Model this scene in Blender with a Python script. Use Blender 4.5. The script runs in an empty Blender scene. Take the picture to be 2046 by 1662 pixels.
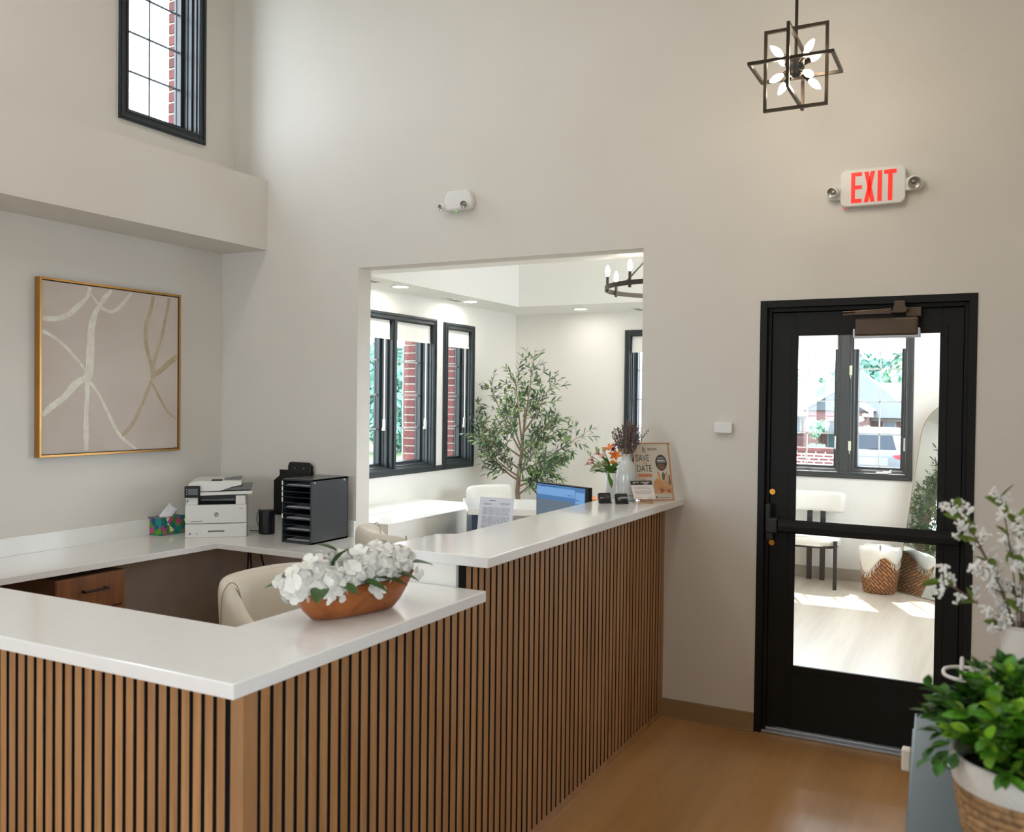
import bpy, bmesh, math, random
from mathutils import Vector, Matrix
PI = math.pi
rnd = random.Random(7)
SC = bpy.context.scene
COL = SC.collection

# ------------------------------------------------------------------ camera, world, sun, exposure
cam_d = bpy.data.cameras.new('camera'); cam = bpy.data.objects.new('camera', cam_d); COL.objects.link(cam)
yaw, pit, rol = math.radians(27.5871), math.radians(-1.0236), math.radians(0.6723)
FW = Vector((-math.sin(yaw)*math.cos(pit), math.cos(yaw)*math.cos(pit), math.sin(pit)))
r0 = Vector((math.cos(yaw), math.sin(yaw), 0)); u0 = r0.cross(FW)
RT = r0*math.cos(rol) + u0*math.sin(rol); UP = -r0*math.sin(rol) + u0*math.cos(rol)
cam.matrix_world = Matrix(((RT.x, UP.x, -FW.x, 4.7114), (RT.y, UP.y, -FW.y, -4.6667), (RT.z, UP.z, -FW.z, 1.6719), (0, 0, 0, 1)))
cam_d.sensor_fit = 'HORIZONTAL'; cam_d.sensor_width = 36.0; cam_d.lens = 1820.97/2046*36
cam_d.clip_start = 0.05; cam_d.clip_end = 500
cam_d.dof.use_dof = True; cam_d.dof.focus_distance = 5.3; cam_d.dof.aperture_fstop = 4.5
SC.camera = cam

wd = bpy.data.worlds.new('world'); SC.world = wd; wd.use_nodes = True
bgn = wd.node_tree.nodes['Background']
bgn.inputs[0].default_value = (0.79, 0.90, 1.0, 1); bgn.inputs[1].default_value = 9.5

sun_d = bpy.data.lights.new('sun', 'SUN'); sun_d.energy = 9.0; sun_d.angle = 0.009; sun_d.color = (1.0, 0.95, 0.86)
sun = bpy.data.objects.new('sun', sun_d); COL.objects.link(sun)
sun.rotation_euler = Vector((0.42, -1.0, -1.65)).to_track_quat('-Z', 'Y').to_euler()

def area(name, loc, size, power, color=(1, .86, .7), direction=(0, 0, -1), sy=None, shape='SQUARE', spread=None):
    d = bpy.data.lights.new(name, 'AREA'); d.energy = power; d.color = color; d.size = size
    if sy: d.shape = 'RECTANGLE'; d.size_y = sy
    elif shape == 'DISK': d.shape = 'DISK'
    if spread: d.spread = spread
    o = bpy.data.objects.new(name, d); COL.objects.link(o); o.location = loc
    o.rotation_euler = Vector(direction).to_track_quat('-Z', 'Y').to_euler()
    return o

vs = SC.view_settings
vs.view_transform = 'Standard'; vs.look = 'None'; vs.gamma = 1.0; vs.use_curve_mapping = False; vs.exposure = 0.5
SC.cycles.max_bounces = 10; SC.cycles.diffuse_bounces = 5; SC.cycles.glossy_bounces = 4
SC.cycles.transparent_max_bounces = 16; SC.cycles.transmission_bounces = 8
SC.cycles.caustics_reflective = False; SC.cycles.caustics_refractive = False
SC.cycles.sample_clamp_indirect = 6.0

# daylight entering by each window of the set: portals only guide the sky's own light (they emit nothing)
def portal(loc, w, h, direction):
    o = area('portal', loc, w, 1, (1, 1, 1), direction, sy=h); o.data.cycles.is_portal = True
    return o

# fill lights without fixtures, added to brighten the reception hall (high up, above the picture)
for x, y in ((1.6, -1.9), (4.0, -2.6), (1.6, -4.6), (4.0, -5.2)):
    area('hall_fill_light', (x, y, 4.86), 0.5, 8, (1, .94, .86), shape='DISK')

# ------------------------------------------------------------------ helpers
def hexc(h):
    h = h.lstrip('#'); v = [int(h[i:i+2], 16)/255 for i in (0, 2, 4)]
    return tuple((c/12.92 if c <= .04045 else ((c+.055)/1.055)**2.4) for c in v) + (1,)

MC = {}
def mat(name, col, rough=.5, metal=0, spec=.5, var=0, vscale=8, bump=0, bscale=60, stretch=None, emit=None, estr=0, coat=0, sheen=0, col2=None, trans=0, ior=1.45, sss=0):
    if name in MC: return MC[name]
    m = bpy.data.materials.new(name); m.use_nodes = True; nt = m.node_tree; b = nt.nodes['Principled BSDF']
    c = hexc(col) if isinstance(col, str) else tuple(col)+((1,) if len(col) == 3 else ())
    b.inputs['Base Color'].default_value = c; b.inputs['Roughness'].default_value = rough
    b.inputs['Metallic'].default_value = metal; b.inputs['Specular IOR Level'].default_value = spec
    b.inputs['Coat Weight'].default_value = coat; b.inputs['Sheen Weight'].default_value = sheen
    b.inputs['Transmission Weight'].default_value = trans; b.inputs['IOR'].default_value = ior
    if sss: b.inputs['Subsurface Weight'].default_value = sss
    if emit:
        b.inputs['Emission Color'].default_value = hexc(emit) if isinstance(emit, str) else tuple(emit)+(1,)
        b.inputs['Emission Strength'].default_value = estr
    def coords(sc):
        tc = nt.nodes.new('ShaderNodeTexCoord'); mp = nt.nodes.new('ShaderNodeMapping')
        mp.inputs['Scale'].default_value = stretch or (1, 1, 1)
        nt.links.new(tc.outputs['Object'], mp.inputs['Vector'])
        n = nt.nodes.new('ShaderNodeTexNoise'); n.inputs['Scale'].default_value = sc; n.inputs['Detail'].default_value = 6
        nt.links.new(mp.outputs[0], n.inputs['Vector']); return n
    if var or col2:
        n = coords(vscale); mx = nt.nodes.new('ShaderNodeMix'); mx.data_type = 'RGBA'
        rp = nt.nodes.new('ShaderNodeMapRange'); rp.inputs[1].default_value = .35; rp.inputs[2].default_value = .65
        nt.links.new(n.outputs[0], rp.inputs[0]); nt.links.new(rp.outputs[0], mx.inputs[0])
        c2 = hexc(col2) if col2 else tuple(max(0, x*(1-var)) for x in c[:3])+(1,)
        mx.inputs[6].default_value = c if col2 else tuple(min(1, x*(1+var)) for x in c[:3])+(1,)
        mx.inputs[7].default_value = c2
        nt.links.new(mx.outputs[2], b.inputs['Base Color'])
    if bump:
        n = coords(bscale); bp = nt.nodes.new('ShaderNodeBump'); bp.inputs['Strength'].default_value = bump; bp.inputs['Distance'].default_value = .01
        nt.links.new(n.outputs[0], bp.inputs['Height']); nt.links.new(bp.outputs[0], b.inputs['Normal'])
    MC[name] = m; return m

def instance_tint(m, amt):
    """per-object brightness variation (each slat, each leaf a little different)"""
    nt = m.node_tree; b = nt.nodes['Principled BSDF']; oi = nt.nodes.new('ShaderNodeObjectInfo')
    hs = nt.nodes.new('ShaderNodeHueSaturation'); mr = nt.nodes.new('ShaderNodeMapRange')
    mr.inputs[3].default_value = 1-amt; mr.inputs[4].default_value = 1+amt
    nt.links.new(oi.outputs['Random'], mr.inputs[0]); nt.links.new(mr.outputs[0], hs.inputs['Value'])
    inp = b.inputs['Base Color']
    if inp.is_linked: src = inp.links[0].from_socket; nt.links.new(src, hs.inputs['Color'])
    else: hs.inputs['Color'].default_value = inp.default_value
    nt.links.new(hs.outputs[0], inp); return m

def glass_mat(name, tint=(1, 1, 1), refl=.08):
    m = bpy.data.materials.new(name); m.use_nodes = True; nt = m.node_tree; nt.nodes.clear()
    o = nt.nodes.new('ShaderNodeOutputMaterial'); t = nt.nodes.new('ShaderNodeBsdfTransparent'); g = nt.nodes.new('ShaderNodeBsdfGlossy')
    t.inputs[0].default_value = (*tint, 1); g.inputs['Roughness'].default_value = 0.0
    f = nt.nodes.new('ShaderNodeFresnel'); f.inputs[0].default_value = 1.45; mx = nt.nodes.new('ShaderNodeMixShader')
    ge = nt.nodes.new('ShaderNodeNewGeometry'); mr = nt.nodes.new('ShaderNodeMapRange'); mr.inputs[3].default_value = 1.45; mr.inputs[4].default_value = 1/1.45
    nt.links.new(ge.outputs['Backfacing'], mr.inputs[0]); nt.links.new(mr.outputs[0], f.inputs[0])
    nt.links.new(f.outputs[0], mx.inputs[0]); nt.links.new(t.outputs[0], mx.inputs[1]); nt.links.new(g.outputs[0], mx.inputs[2])
    nt.links.new(mx.outputs[0], o.inputs[0]); MC[name] = m; return m

def wood(name, c1, c2, scale=18, axis='z', rough=.45, dist=4.0, bump=.04):
    if name in MC: return MC[name]
    m = bpy.data.materials.new(name); m.use_nodes = True; nt = m.node_tree; b = nt.nodes['Principled BSDF']
    tc = nt.nodes.new('ShaderNodeTexCoord'); mp = nt.nodes.new('ShaderNodeMapping')
    mp.inputs['Scale'].default_value = {'z': (1, 1, .06), 'y': (1, .06, 1), 'x': (.06, 1, 1)}[axis]
    oi = nt.nodes.new('ShaderNodeObjectInfo'); ml = nt.nodes.new('ShaderNodeMath'); ml.operation = 'MULTIPLY'; ml.inputs[1].default_value = 37.0
    nt.links.new(oi.outputs['Random'], ml.inputs[0]); nt.links.new(ml.outputs[0], mp.inputs['Location'])
    nt.links.new(tc.outputs['Object'], mp.inputs['Vector'])
    n1 = nt.nodes.new('ShaderNodeTexNoise'); n1.inputs['Scale'].default_value = scale; n1.inputs['Detail'].default_value = 8; n1.inputs['Distortion'].default_value = dist*.15
    n2 = nt.nodes.new('ShaderNodeTexNoise'); n2.inputs['Scale'].default_value = scale*7; n2.inputs['Detail'].default_value = 4
    nt.links.new(mp.outputs[0], n1.inputs['Vector']); nt.links.new(mp.outputs[0], n2.inputs['Vector'])
    ad = nt.nodes.new('ShaderNodeMath'); ad.operation = 'MULTIPLY_ADD'; ad.inputs[1].default_value = .4
    nt.links.new(n2.outputs[0], ad.inputs[0]); nt.links.new(n1.outputs[0], ad.inputs[2])
    rp = nt.nodes.new('ShaderNodeMapRange'); rp.inputs[1].default_value = .5; rp.inputs[2].default_value = .9
    nt.links.new(ad.outputs[0], rp.inputs[0]); mx = nt.nodes.new('ShaderNodeMix'); mx.data_type = 'RGBA'
    mx.inputs[6].default_value = hexc(c1); mx.inputs[7].default_value = hexc(c2)
    nt.links.new(rp.outputs[0], mx.inputs[0]); nt.links.new(mx.outputs[2], b.inputs['Base Color'])
    b.inputs['Roughness'].default_value = rough
    bp = nt.nodes.new('ShaderNodeBump'); bp.inputs['Strength'].default_value = bump; bp.inputs['Distance'].default_value = .005
    nt.links.new(ad.outputs[0], bp.inputs['Height']); nt.links.new(bp.outputs[0], b.inputs['Normal'])
    MC[name] = m; return m

MW = {}      # world matrices of the things, so that parts can be given in room coordinates
def obj(name, bm, m=None, parent=None, kind=None, label=None, cat=None, group=None, w=True, smooth=False, bevel=0, seg=2, sub=0):
    bmesh.ops.recalc_face_normals(bm, faces=bm.faces[:])
    me = bpy.data.meshes.new(name)
    if parent is not None and w and parent in MW: bm.transform(MW[parent].inverted())
    bm.to_mesh(me); bm.free()
    o = bpy.data.objects.new(name, me); COL.objects.link(o)
    if isinstance(m, (list, tuple)):
        for q in m: me.materials.append(q)
    elif m: me.materials.append(m)
    if smooth: me.shade_smooth()
    if bevel:
        md = o.modifiers.new('bevel', 'BEVEL'); md.width = bevel; md.segments = seg; md.limit_method = 'ANGLE'; md.angle_limit = math.radians(40)
    if sub:
        md = o.modifiers.new('sub', 'SUBSURF'); md.levels = sub; md.render_levels = sub
    if parent is not None:
        o.parent = parent
        if parent in MW: MW[o] = MW[parent]
    tag(o, label, cat, group, kind)
    return o
def tag(o, label=None, cat=None, group=None, kind=None):
    if kind: o['kind'] = kind
    if label: o['label'] = label
    if cat: o['category'] = cat
    if group: o['group'] = group
    return o
def struct(name, bm, m, parent=None, **k): return obj(name, bm, m, parent, kind=None if parent else 'structure', **k)
def thing(name, label, cat, loc=(0, 0, 0), rz=0, group=None, kind=None):
    o = bpy.data.objects.new(name, None); COL.objects.link(o); o.empty_display_size = .05
    o.location = loc; o.rotation_euler = (0, 0, rz); tag(o, label, cat, group, kind)
    MW[o] = Matrix.Translation(Vector(loc)) @ Matrix.Rotation(rz, 4, 'Z')
    return o
def share(src, loc=None, rot=None, scale=None, parent=None):
    c = src.copy(); COL.objects.link(c)
    if parent is not None: c.parent = parent
    if loc is not None: c.location = loc
    if rot is not None: c.rotation_euler = rot
    if scale is not None: c.scale = scale
    return c

def B(bm, x0, x1, y0, y1, z0, z1, mi=0, M=None):
    vs_ = [bm.verts.new((x, y, z)) for x in (x0, x1) for y in (y0, y1) for z in (z0, z1)]
    if M is not None:
        for v in vs_: v.co = M @ v.co
    for f in ((0, 1, 3, 2), (4, 6, 7, 5), (0, 4, 5, 1), (2, 3, 7, 6), (0, 2, 6, 4), (1, 5, 7, 3)):
        fc = bm.faces.new([vs_[i] for i in f]); fc.material_index = mi
    return vs_
def bx(*a, **k): bm = bmesh.new(); B(bm, *a, **k); return bm
def boxes(*l):
    bm = bmesh.new()
    for a in l: B(bm, *a)
    return bm
def prism(bm, pts, z0, z1, M=None, mi=0):
    a = [bm.verts.new((p[0], p[1], z0)) for p in pts]; b = [bm.verts.new((p[0], p[1], z1)) for p in pts]
    if M is not None:
        for v in a+b: v.co = M @ v.co
    n = len(pts)
    bm.faces.new(a[::-1]).material_index = mi; bm.faces.new(b).material_index = mi
    for i in range(n): bm.faces.new((a[i], a[(i+1) % n], b[(i+1) % n], b[i])).material_index = mi
    return bm
def lathe(bm, prof, c=(0, 0, 0), n=32, M=None, mi=0, sx=1, sy=1):
    rings = []
    for r, z in prof:
        if r < 1e-6: rings.append([bm.verts.new((c[0], c[1], c[2]+z))])
        else: rings.append([bm.verts.new((c[0]+sx*r*math.cos(2*PI*i/n), c[1]+sy*r*math.sin(2*PI*i/n), c[2]+z)) for i in range(n)])
    for a, b in zip(rings, rings[1:]):
        if len(a) == 1 and len(b) == 1: continue
        for i in range(n):
            j = (i+1) % n
            if len(a) == 1: f = (a[0], b[i], b[j])
            elif len(b) == 1: f = (a[i], a[j], b[0])
            else: f = (a[i], a[j], b[j], b[i])
            bm.faces.new(f).material_index = mi
    if M is not None:
        for rg in rings:
            for v in rg: v.co = M @ v.co
    return bm
def tube(bm, pts, r, n=8, cap=True, mi=0):
    pts = [Vector(p) for p in pts]; rr = r if isinstance(r, (list, tuple)) else [r]*len(pts)
    rings = []; prev = None
    for i, p in enumerate(pts):
        t = (pts[min(i+1, len(pts)-1)]-pts[max(i-1, 0)])
        if t.length < 1e-9: t = Vector((0, 0, 1))
        t.normalize()
        if prev is None:
            a = Vector((0, 0, 1)) if abs(t.z) < .9 else Vector((1, 0, 0)); s = t.cross(a).normalized()
        else: s = (prev-t*prev.dot(t)); s = s.normalized() if s.length > 1e-6 else t.orthogonal().normalized()
        prev = s; q = t.cross(s)
        rings.append([bm.verts.new(p+(s*math.cos(2*PI*k/n)+q*math.sin(2*PI*k/n))*rr[i]) for k in range(n)])
    for a, b in zip(rings, rings[1:]):
        for k in range(n): bm.faces.new((a[k], a[(k+1) % n], b[(k+1) % n], b[k])).material_index = mi
    if cap: bm.faces.new(rings[0][::-1]).material_index = mi; bm.faces.new(rings[-1]).material_index = mi
    return bm
def bez(p0, p1, p2, n=8):
    p0, p1, p2 = Vector(p0), Vector(p1), Vector(p2)
    return [p0*(1-t)**2+p1*2*t*(1-t)+p2*t*t for t in [i/n for i in range(n+1)]]
def ring_rect(bm, f, u0, u1, v0, v1, t, w0, w1, mi=0, sides='lrtb'):
    """rectangular frame of face width t; f maps (u, w, v) to the room"""
    L = []
    if 'l' in sides: L.append((u0, u0+t, v0, v1))
    if 'r' in sides: L.append((u1-t, u1, v0, v1))
    if 't' in sides: L.append((u0+(t if 'l' in sides else 0), u1-(t if 'r' in sides else 0), v1-t, v1))
    if 'b' in sides: L.append((u0+(t if 'l' in sides else 0), u1-(t if 'r' in sides else 0), v0, v0+t))
    for a, b, c, d in L: FB(bm, f, a, b, w0, w1, c, d, mi)
def FB(bm, f, u0, u1, w0, w1, v0, v1, mi=0):
    s = len(bm.verts); vv = B(bm, u0, u1, w0, w1, v0, v1, mi)
    for v in vv: v.co = Vector(f(*v.co))
def text(name, body, size, M, m, parent, ext=.0006, align='LEFT', sx=1, sp=1):
    cu = bpy.data.curves.new(name, 'FONT'); cu.body = body; cu.size = size; cu.extrude = ext; cu.align_x = align; cu.space_character = sp; cu.resolution_u = 2
    o = bpy.data.objects.new(name, cu); COL.objects.link(o)
    if parent in MW: M = MW[parent].inverted() @ M
    me = bpy.data.meshes.new_from_object(o); me.transform(Matrix.Diagonal((sx, 1, 1, 1))); n = bpy.data.objects.new(name, me); COL.objects.link(n); me.materials.clear(); me.materials.append(m)
    bpy.data.objects.remove(o); n.parent = parent; n.matrix_local = M; return n
def basis(o, xa, ya):
    xa = Vector(xa).normalized(); ya = Vector(ya); ya = (ya-xa*ya.dot(xa)).normalized(); za = xa.cross(ya); o = Vector(o)
    return Matrix(((xa.x, ya.x, za.x, o.x), (xa.y, ya.y, za.y, o.y), (xa.z, ya.z, za.z, o.z), (0, 0, 0, 1)))
def rrect(w, h, r, n=5, cx=0, cy=0):
    P = []
    for (sx, sy, a0) in ((1, 1, 0), (-1, 1, 90), (-1, -1, 180), (1, -1, 270)):
        for i in range(n+1):
            a = math.radians(a0+90*i/n); P.append((cx+sx*(w/2-r)+r*math.cos(a), cy+sy*(h/2-r)+r*math.sin(a)))
    return P

# ------------------------------------------------------------------ materials
M_wall = mat('wall_paint', '#dad5cd', .62, var=.012, vscale=2, bump=.04, bscale=260)
M_wall2 = mat('waiting_wall_paint', '#e9e6df', .6, var=.01, vscale=2, bump=.03, bscale=260)
M_ceil = mat('ceiling_paint', '#efede8', .8)
M_trimw = mat('white_trim', '#e9e6df', .45)
M_base = mat('rubber_baseboard', '#9a7f5c', .5, var=.03)
M_base2 = mat('rubber_baseboard_grey', '#a59c90', .5, var=.03)
M_floor = wood('floor_vinyl', '#b98d5c', '#a67b4a', 5, 'y', .30, 3, .015)
M_floor2 = wood('waiting_floor_daylit', '#cfc4b4', '#b9ad9c', 6, 'y', .32, 3, .015)  # paler than the hall vinyl: daylight wash put into the colour
M_quartz = mat('white_quartz', '#ecebe8', .16, var=.01, vscale=30, coat=.2)
M_slat = instance_tint(wood('oak_slat', '#ba8c5d', '#9e7146', 26, 'z', .5, 6, .05), .10)
M_oak = wood('oak_solid', '#b58a63', '#a0764f', 20, 'z', .45, 5, .04)
M_felt = mat('black_felt', '#0b0b0a', .95)
M_black = mat('black_aluminium', '#161614', .5, spec=.3, var=.03)
M_win = mat('charcoal_window_frame', '#2b3133', .42, var=.03)
M_glass = glass_mat('clear_glass')
M_grid = mat('white_muntin', '#e7eceb', .5)
M_gridd = mat('grey_muntin', '#8796a5', .5)
M_shade = mat('roller_shade_fabric', '#eceae4', .8)
M_brick = instance_tint(mat('red_brick', '#6b3c3a', .9, var=.25, vscale=30, bump=.4, bscale=80), .22)
M_mortar = mat('pale_mortar', '#a09a90', .95, bump=.3, bscale=120)
M_gold = mat('brushed_gold', '#b88a4e', .32, metal=.85, var=.05)
M_canvas = mat('painted_canvas', '#cdc2b8', .85, col2='#c6b9ae', vscale=3, bump=.15, bscale=300)
M_stroke = mat('champagne_stroke', '#ebe8dd', .42, metal=.15, col2='#dcd7c8', vscale=14, bump=.9, bscale=60)
M_stroke2 = mat('bronze_stroke', '#c4b59c', .42, metal=.15, col2='#b3a286', vscale=14, bump=.9, bscale=60)
M_plastw = mat('white_plastic', '#e3e2de', .35)
M_plastg = mat('grey_plastic', '#6d6f70', .4)
M_plastb = mat('black_plastic', '#121314', .45)
M_paper = mat('paper', '#e9e9ee', .8)
M_ink = mat('ink', '#26282b', .8)
M_bronze = mat('bronze_metal', '#5b4d41', .38, metal=.7, var=.05)
M_brass = mat('brass', '#c98f3e', .3, metal=1)
M_steel = mat('satin_steel', '#b9bcc2', .35, metal=.9)
M_bulb = mat('lit_bulb', '#ffffff', .3, emit=(1, .84, .62), estr=60)
M_bulb2 = mat('lit_candle_bulb', '#ffffff', .3, emit=(1, .88, .72), estr=14)
M_lens = mat('lit_ceiling_lens', '#ffffff', .5, emit=(1, .96, .9), estr=14)
M_leather = mat('cream_upholstery', '#dcd3c4', .48, bump=.12, bscale=220)
M_seam = mat('upholstery_seam', '#a3937f', .6)
M_darkmetal = mat('dark_metal', '#23282a', .4, metal=.4)
M_boucle = mat('white_boucle', '#e8e5dd', .95, bump=.5, bscale=160)
# ================================================================== SETTING
H0 = 5.0                         # ceiling of the reception hall
DX0, DX1, DZ = 3.683, 4.661, 2.184      # door rough opening
OX0, OX1, OZ = 1.163, 3.057, 2.494      # pass-through opening
Y1 = 4.42                        # far wall of the waiting room
XR = 5.75; YN = -8.0; WT = .135
# back wall of the hall, with the pass-through and the door cut out
struct('wall_back', boxes((0, OX0, 0, WT, 0, OZ), (OX1, DX0, 0, WT, 0, OZ), (0, XR, 0, WT, OZ, H0),
                          (DX0, DX1, 0, WT, DZ, OZ), (DX1, XR, 0, WT, 0, OZ)), M_wall)
# left wall: plain below the ledge, a clerestory window above it
UW = (-.940, -.270, 3.318, 4.75)
UWS = [(-6.03, -5.36), (-4.33, -3.66), (-2.63, -1.96), (UW[0], UW[1])]
lw = boxes((-.16, 0, YN, WT, 0, 3.118), (-.055, .1, YN, WT, 3.118, UW[2]), (-.055, .1, YN, WT, UW[3], H0))
cur = YN
for a_, b_ in UWS: B(lw, -.055, .1, cur, a_, UW[2], UW[3]); cur = b_
B(lw, -.055, .1, cur, WT, UW[2], UW[3])
struct('wall_left', lw, M_wall)
struct('trim_1', bx(0.0, .408, YN, 0, 2.654, 3.118), M_wall, label='boxed beam ledge running along the left wall under the high window')
struct('wall_right', boxes((XR, XR+.15, YN, -6.745, 0, H0), (XR, XR+.15, -4.255, WT, 0, H0), (XR, XR+.15, -6.745, -4.255, 0, .955), (XR, XR+.15, -6.745, -4.255, 2.545, H0)), M_wall)
struct('wall_rear', boxes((0, .355, YN-.15, YN, 0, H0), (2.245, XR, YN-.15, YN, 0, H0), (.355, 2.245, YN-.15, YN, 0, .955), (.355, 2.245, YN-.15, YN, 2.545, H0)), M_wall)
struct('ceiling', boxes((-.16, XR+.15, YN-.15, WT, H0, H0+.15)), M_ceil)
struct('floor', bx(-.16, XR+.15, YN-.15, 0.02, -.1, 0), M_floor)
struct('floor_waiting_room', bx(-.16, 5.2, 0.02, Y1+.2, -.1, 0), M_floor2)
struct('baseboard_back', boxes((OX1+.1, DX0, -.011, 0, 0, .094), (OX1+.1, DX0, -.024, 0, 0, .008), (DX1, XR, -.011, 0, 0, .094)), M_base)
struct('baseboard_far', boxes((0, 5.05, Y1-.011, Y1, 0, .11), (0, 5.05, Y1-.02, Y1, 0, .012)), M_base2)

# waiting room shell: window wall on the left, far wall, stepped ceiling
def fL(u, w, v): return (-w, u, v)          # windows of the left wall (outdoors is -x)
def fU(u, w, v): return (.1-w, u, v)        # clerestory
def fF(u, w, v): return (u, Y1+w, v)        # windows of the far wall (outdoors is +y)
def holes_wall(name, m, a0, a1, z1, holes, put):
    bm = bmesh.new(); cur = a0
    for h0, h1, v0, v1 in holes:
        put(bm, cur, h0, 0, z1); put(bm, h0, h1, 0, v0); put(bm, h0, h1, v1, z1); cur = h1
    put(bm, cur, a1, 0, z1); struct(name, bm, m)
WA = (1.385, 2.742, .98, 2.43); WB = (2.885, 3.468, .98, 2.42)
WC = (1.304, 2.40, .967, 2.418); WD = (2.53, 4.104, .967, 2.418)
g = .055
holes_wall('wall_window_side', M_wall2, WT, Y1+.16, 3.3, [(WA[0]+g, WA[1]-g, WA[2]+g, WA[3]-g), (WB[0]+g, WB[1]-g, WB[2]+g, WB[3]-g)],
           lambda bm, a, b, c, d: B(bm, -.16, 0, a, b, c, d))
holes_wall('wall_far', M_wall2, 0, 5.2, 3.3, [(WC[0]+g, WC[1]-g, WC[2]+g, WC[3]-g), (WD[0]+g, WD[1]-g, WD[2]+g, WD[3]-g)],
           lambda bm, a, b, c, d: B(bm, a, b, Y1, Y1+.16, c, d))
struct('wall_waiting_right', boxes((5.05, 5.2, WT, .95, 0, 3.3), (5.05, 5.2, 3.65, Y1, 0, 3.3), (5.05, 5.2, .95, 3.65, 0, 1.03), (5.05, 5.2, .95, 3.65, 2.38, 3.3)), M_wall2)
TX0, TX1, TY0, TY1 = .44, 4.6, 1.05, 3.62
struct('ceiling_waiting_rim', boxes((0, TX0, WT, Y1, 2.62, 2.80), (TX1, 5.05, WT, Y1, 2.62, 2.80), (TX0, TX1, WT, TY0, 2.62, 2.80), (TX0, TX1, TY1, Y1, 2.62, 2.80)), M_ceil)
struct('ceiling_waiting_tray', boxes((-.16, 5.2, WT, Y1+.16, 3.2, 3.3), (TX0-.03, TX0, TY0, TY1, 2.8, 3.2), (TX1, TX1+.03, TY0, TY1, 2.8, 3.2), (TX0, TX1, TY0-.03, TY0, 2.8, 3.2), (TX0, TX1, TY1, TY1+.03, 2.8, 3.2)), M_ceil)

# ---- exterior brick skin: only the reveals beside the windows can be seen, brick by brick
ext = bmesh.new()
B(ext, -.17, -.165, YN, Y1+.3, -.4, .9); B(ext, -.30, -.165, YN, Y1+.3, -.4, .9)
ext_o = struct('wall_exterior', ext, M_mortar)
MW[ext_o] = Matrix.Identity(4)
brick_me = bpy.data.meshes.new('brick'); tb = bmesh.new(); B(tb, -.5, .5, -.5, .5, -.5, .5)
bmesh.ops.bevel(tb, geom=tb.edges[:], offset=.03, segments=1, affect='EDGES'); tb.to_mesh(brick_me); tb.free(); brick_me.materials.append(M_brick)
def brick(loc, size):
    o = bpy.data.objects.new('brick', brick_me); COL.objects.link(o); o.parent = ext_o; o.location = loc; o.scale = size
    o.rotation_euler = (0, 0, rnd.uniform(-.012, .012)); return o
def brick_jamb(yedge, z0, z1, x0=-.17, depth=.13, sgn=1):
    """pier of bricks whose face looks back along -y (far jamb of a window of the left wall)"""
    mo = bmesh.new(); B(mo, x0-depth+.006, x0, yedge+.006*sgn, yedge+.11*sgn, z0, z1); struct('mortar', mo, M_mortar, ext_o)
    z = z0; k = 0
    while z < z1:
        brick((x0-depth/2, yedge+.055*sgn, z+.031), (depth, .11, .0625)); z += .0745; k += 1
brick_jamb(WA[1]-.085, 1.0, 2.42); brick_jamb(WB[1]-.085, 1.0, 2.42)
brick_jamb(UW[1]-.055, 3.33, 4.72, x0=-.06, depth=.11)
brick_jamb(WA[0]+.07, 1.0, 2.42, sgn=-1); brick_jamb(WB[0]+.06, 1.0, 2.42, sgn=-1)

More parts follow.
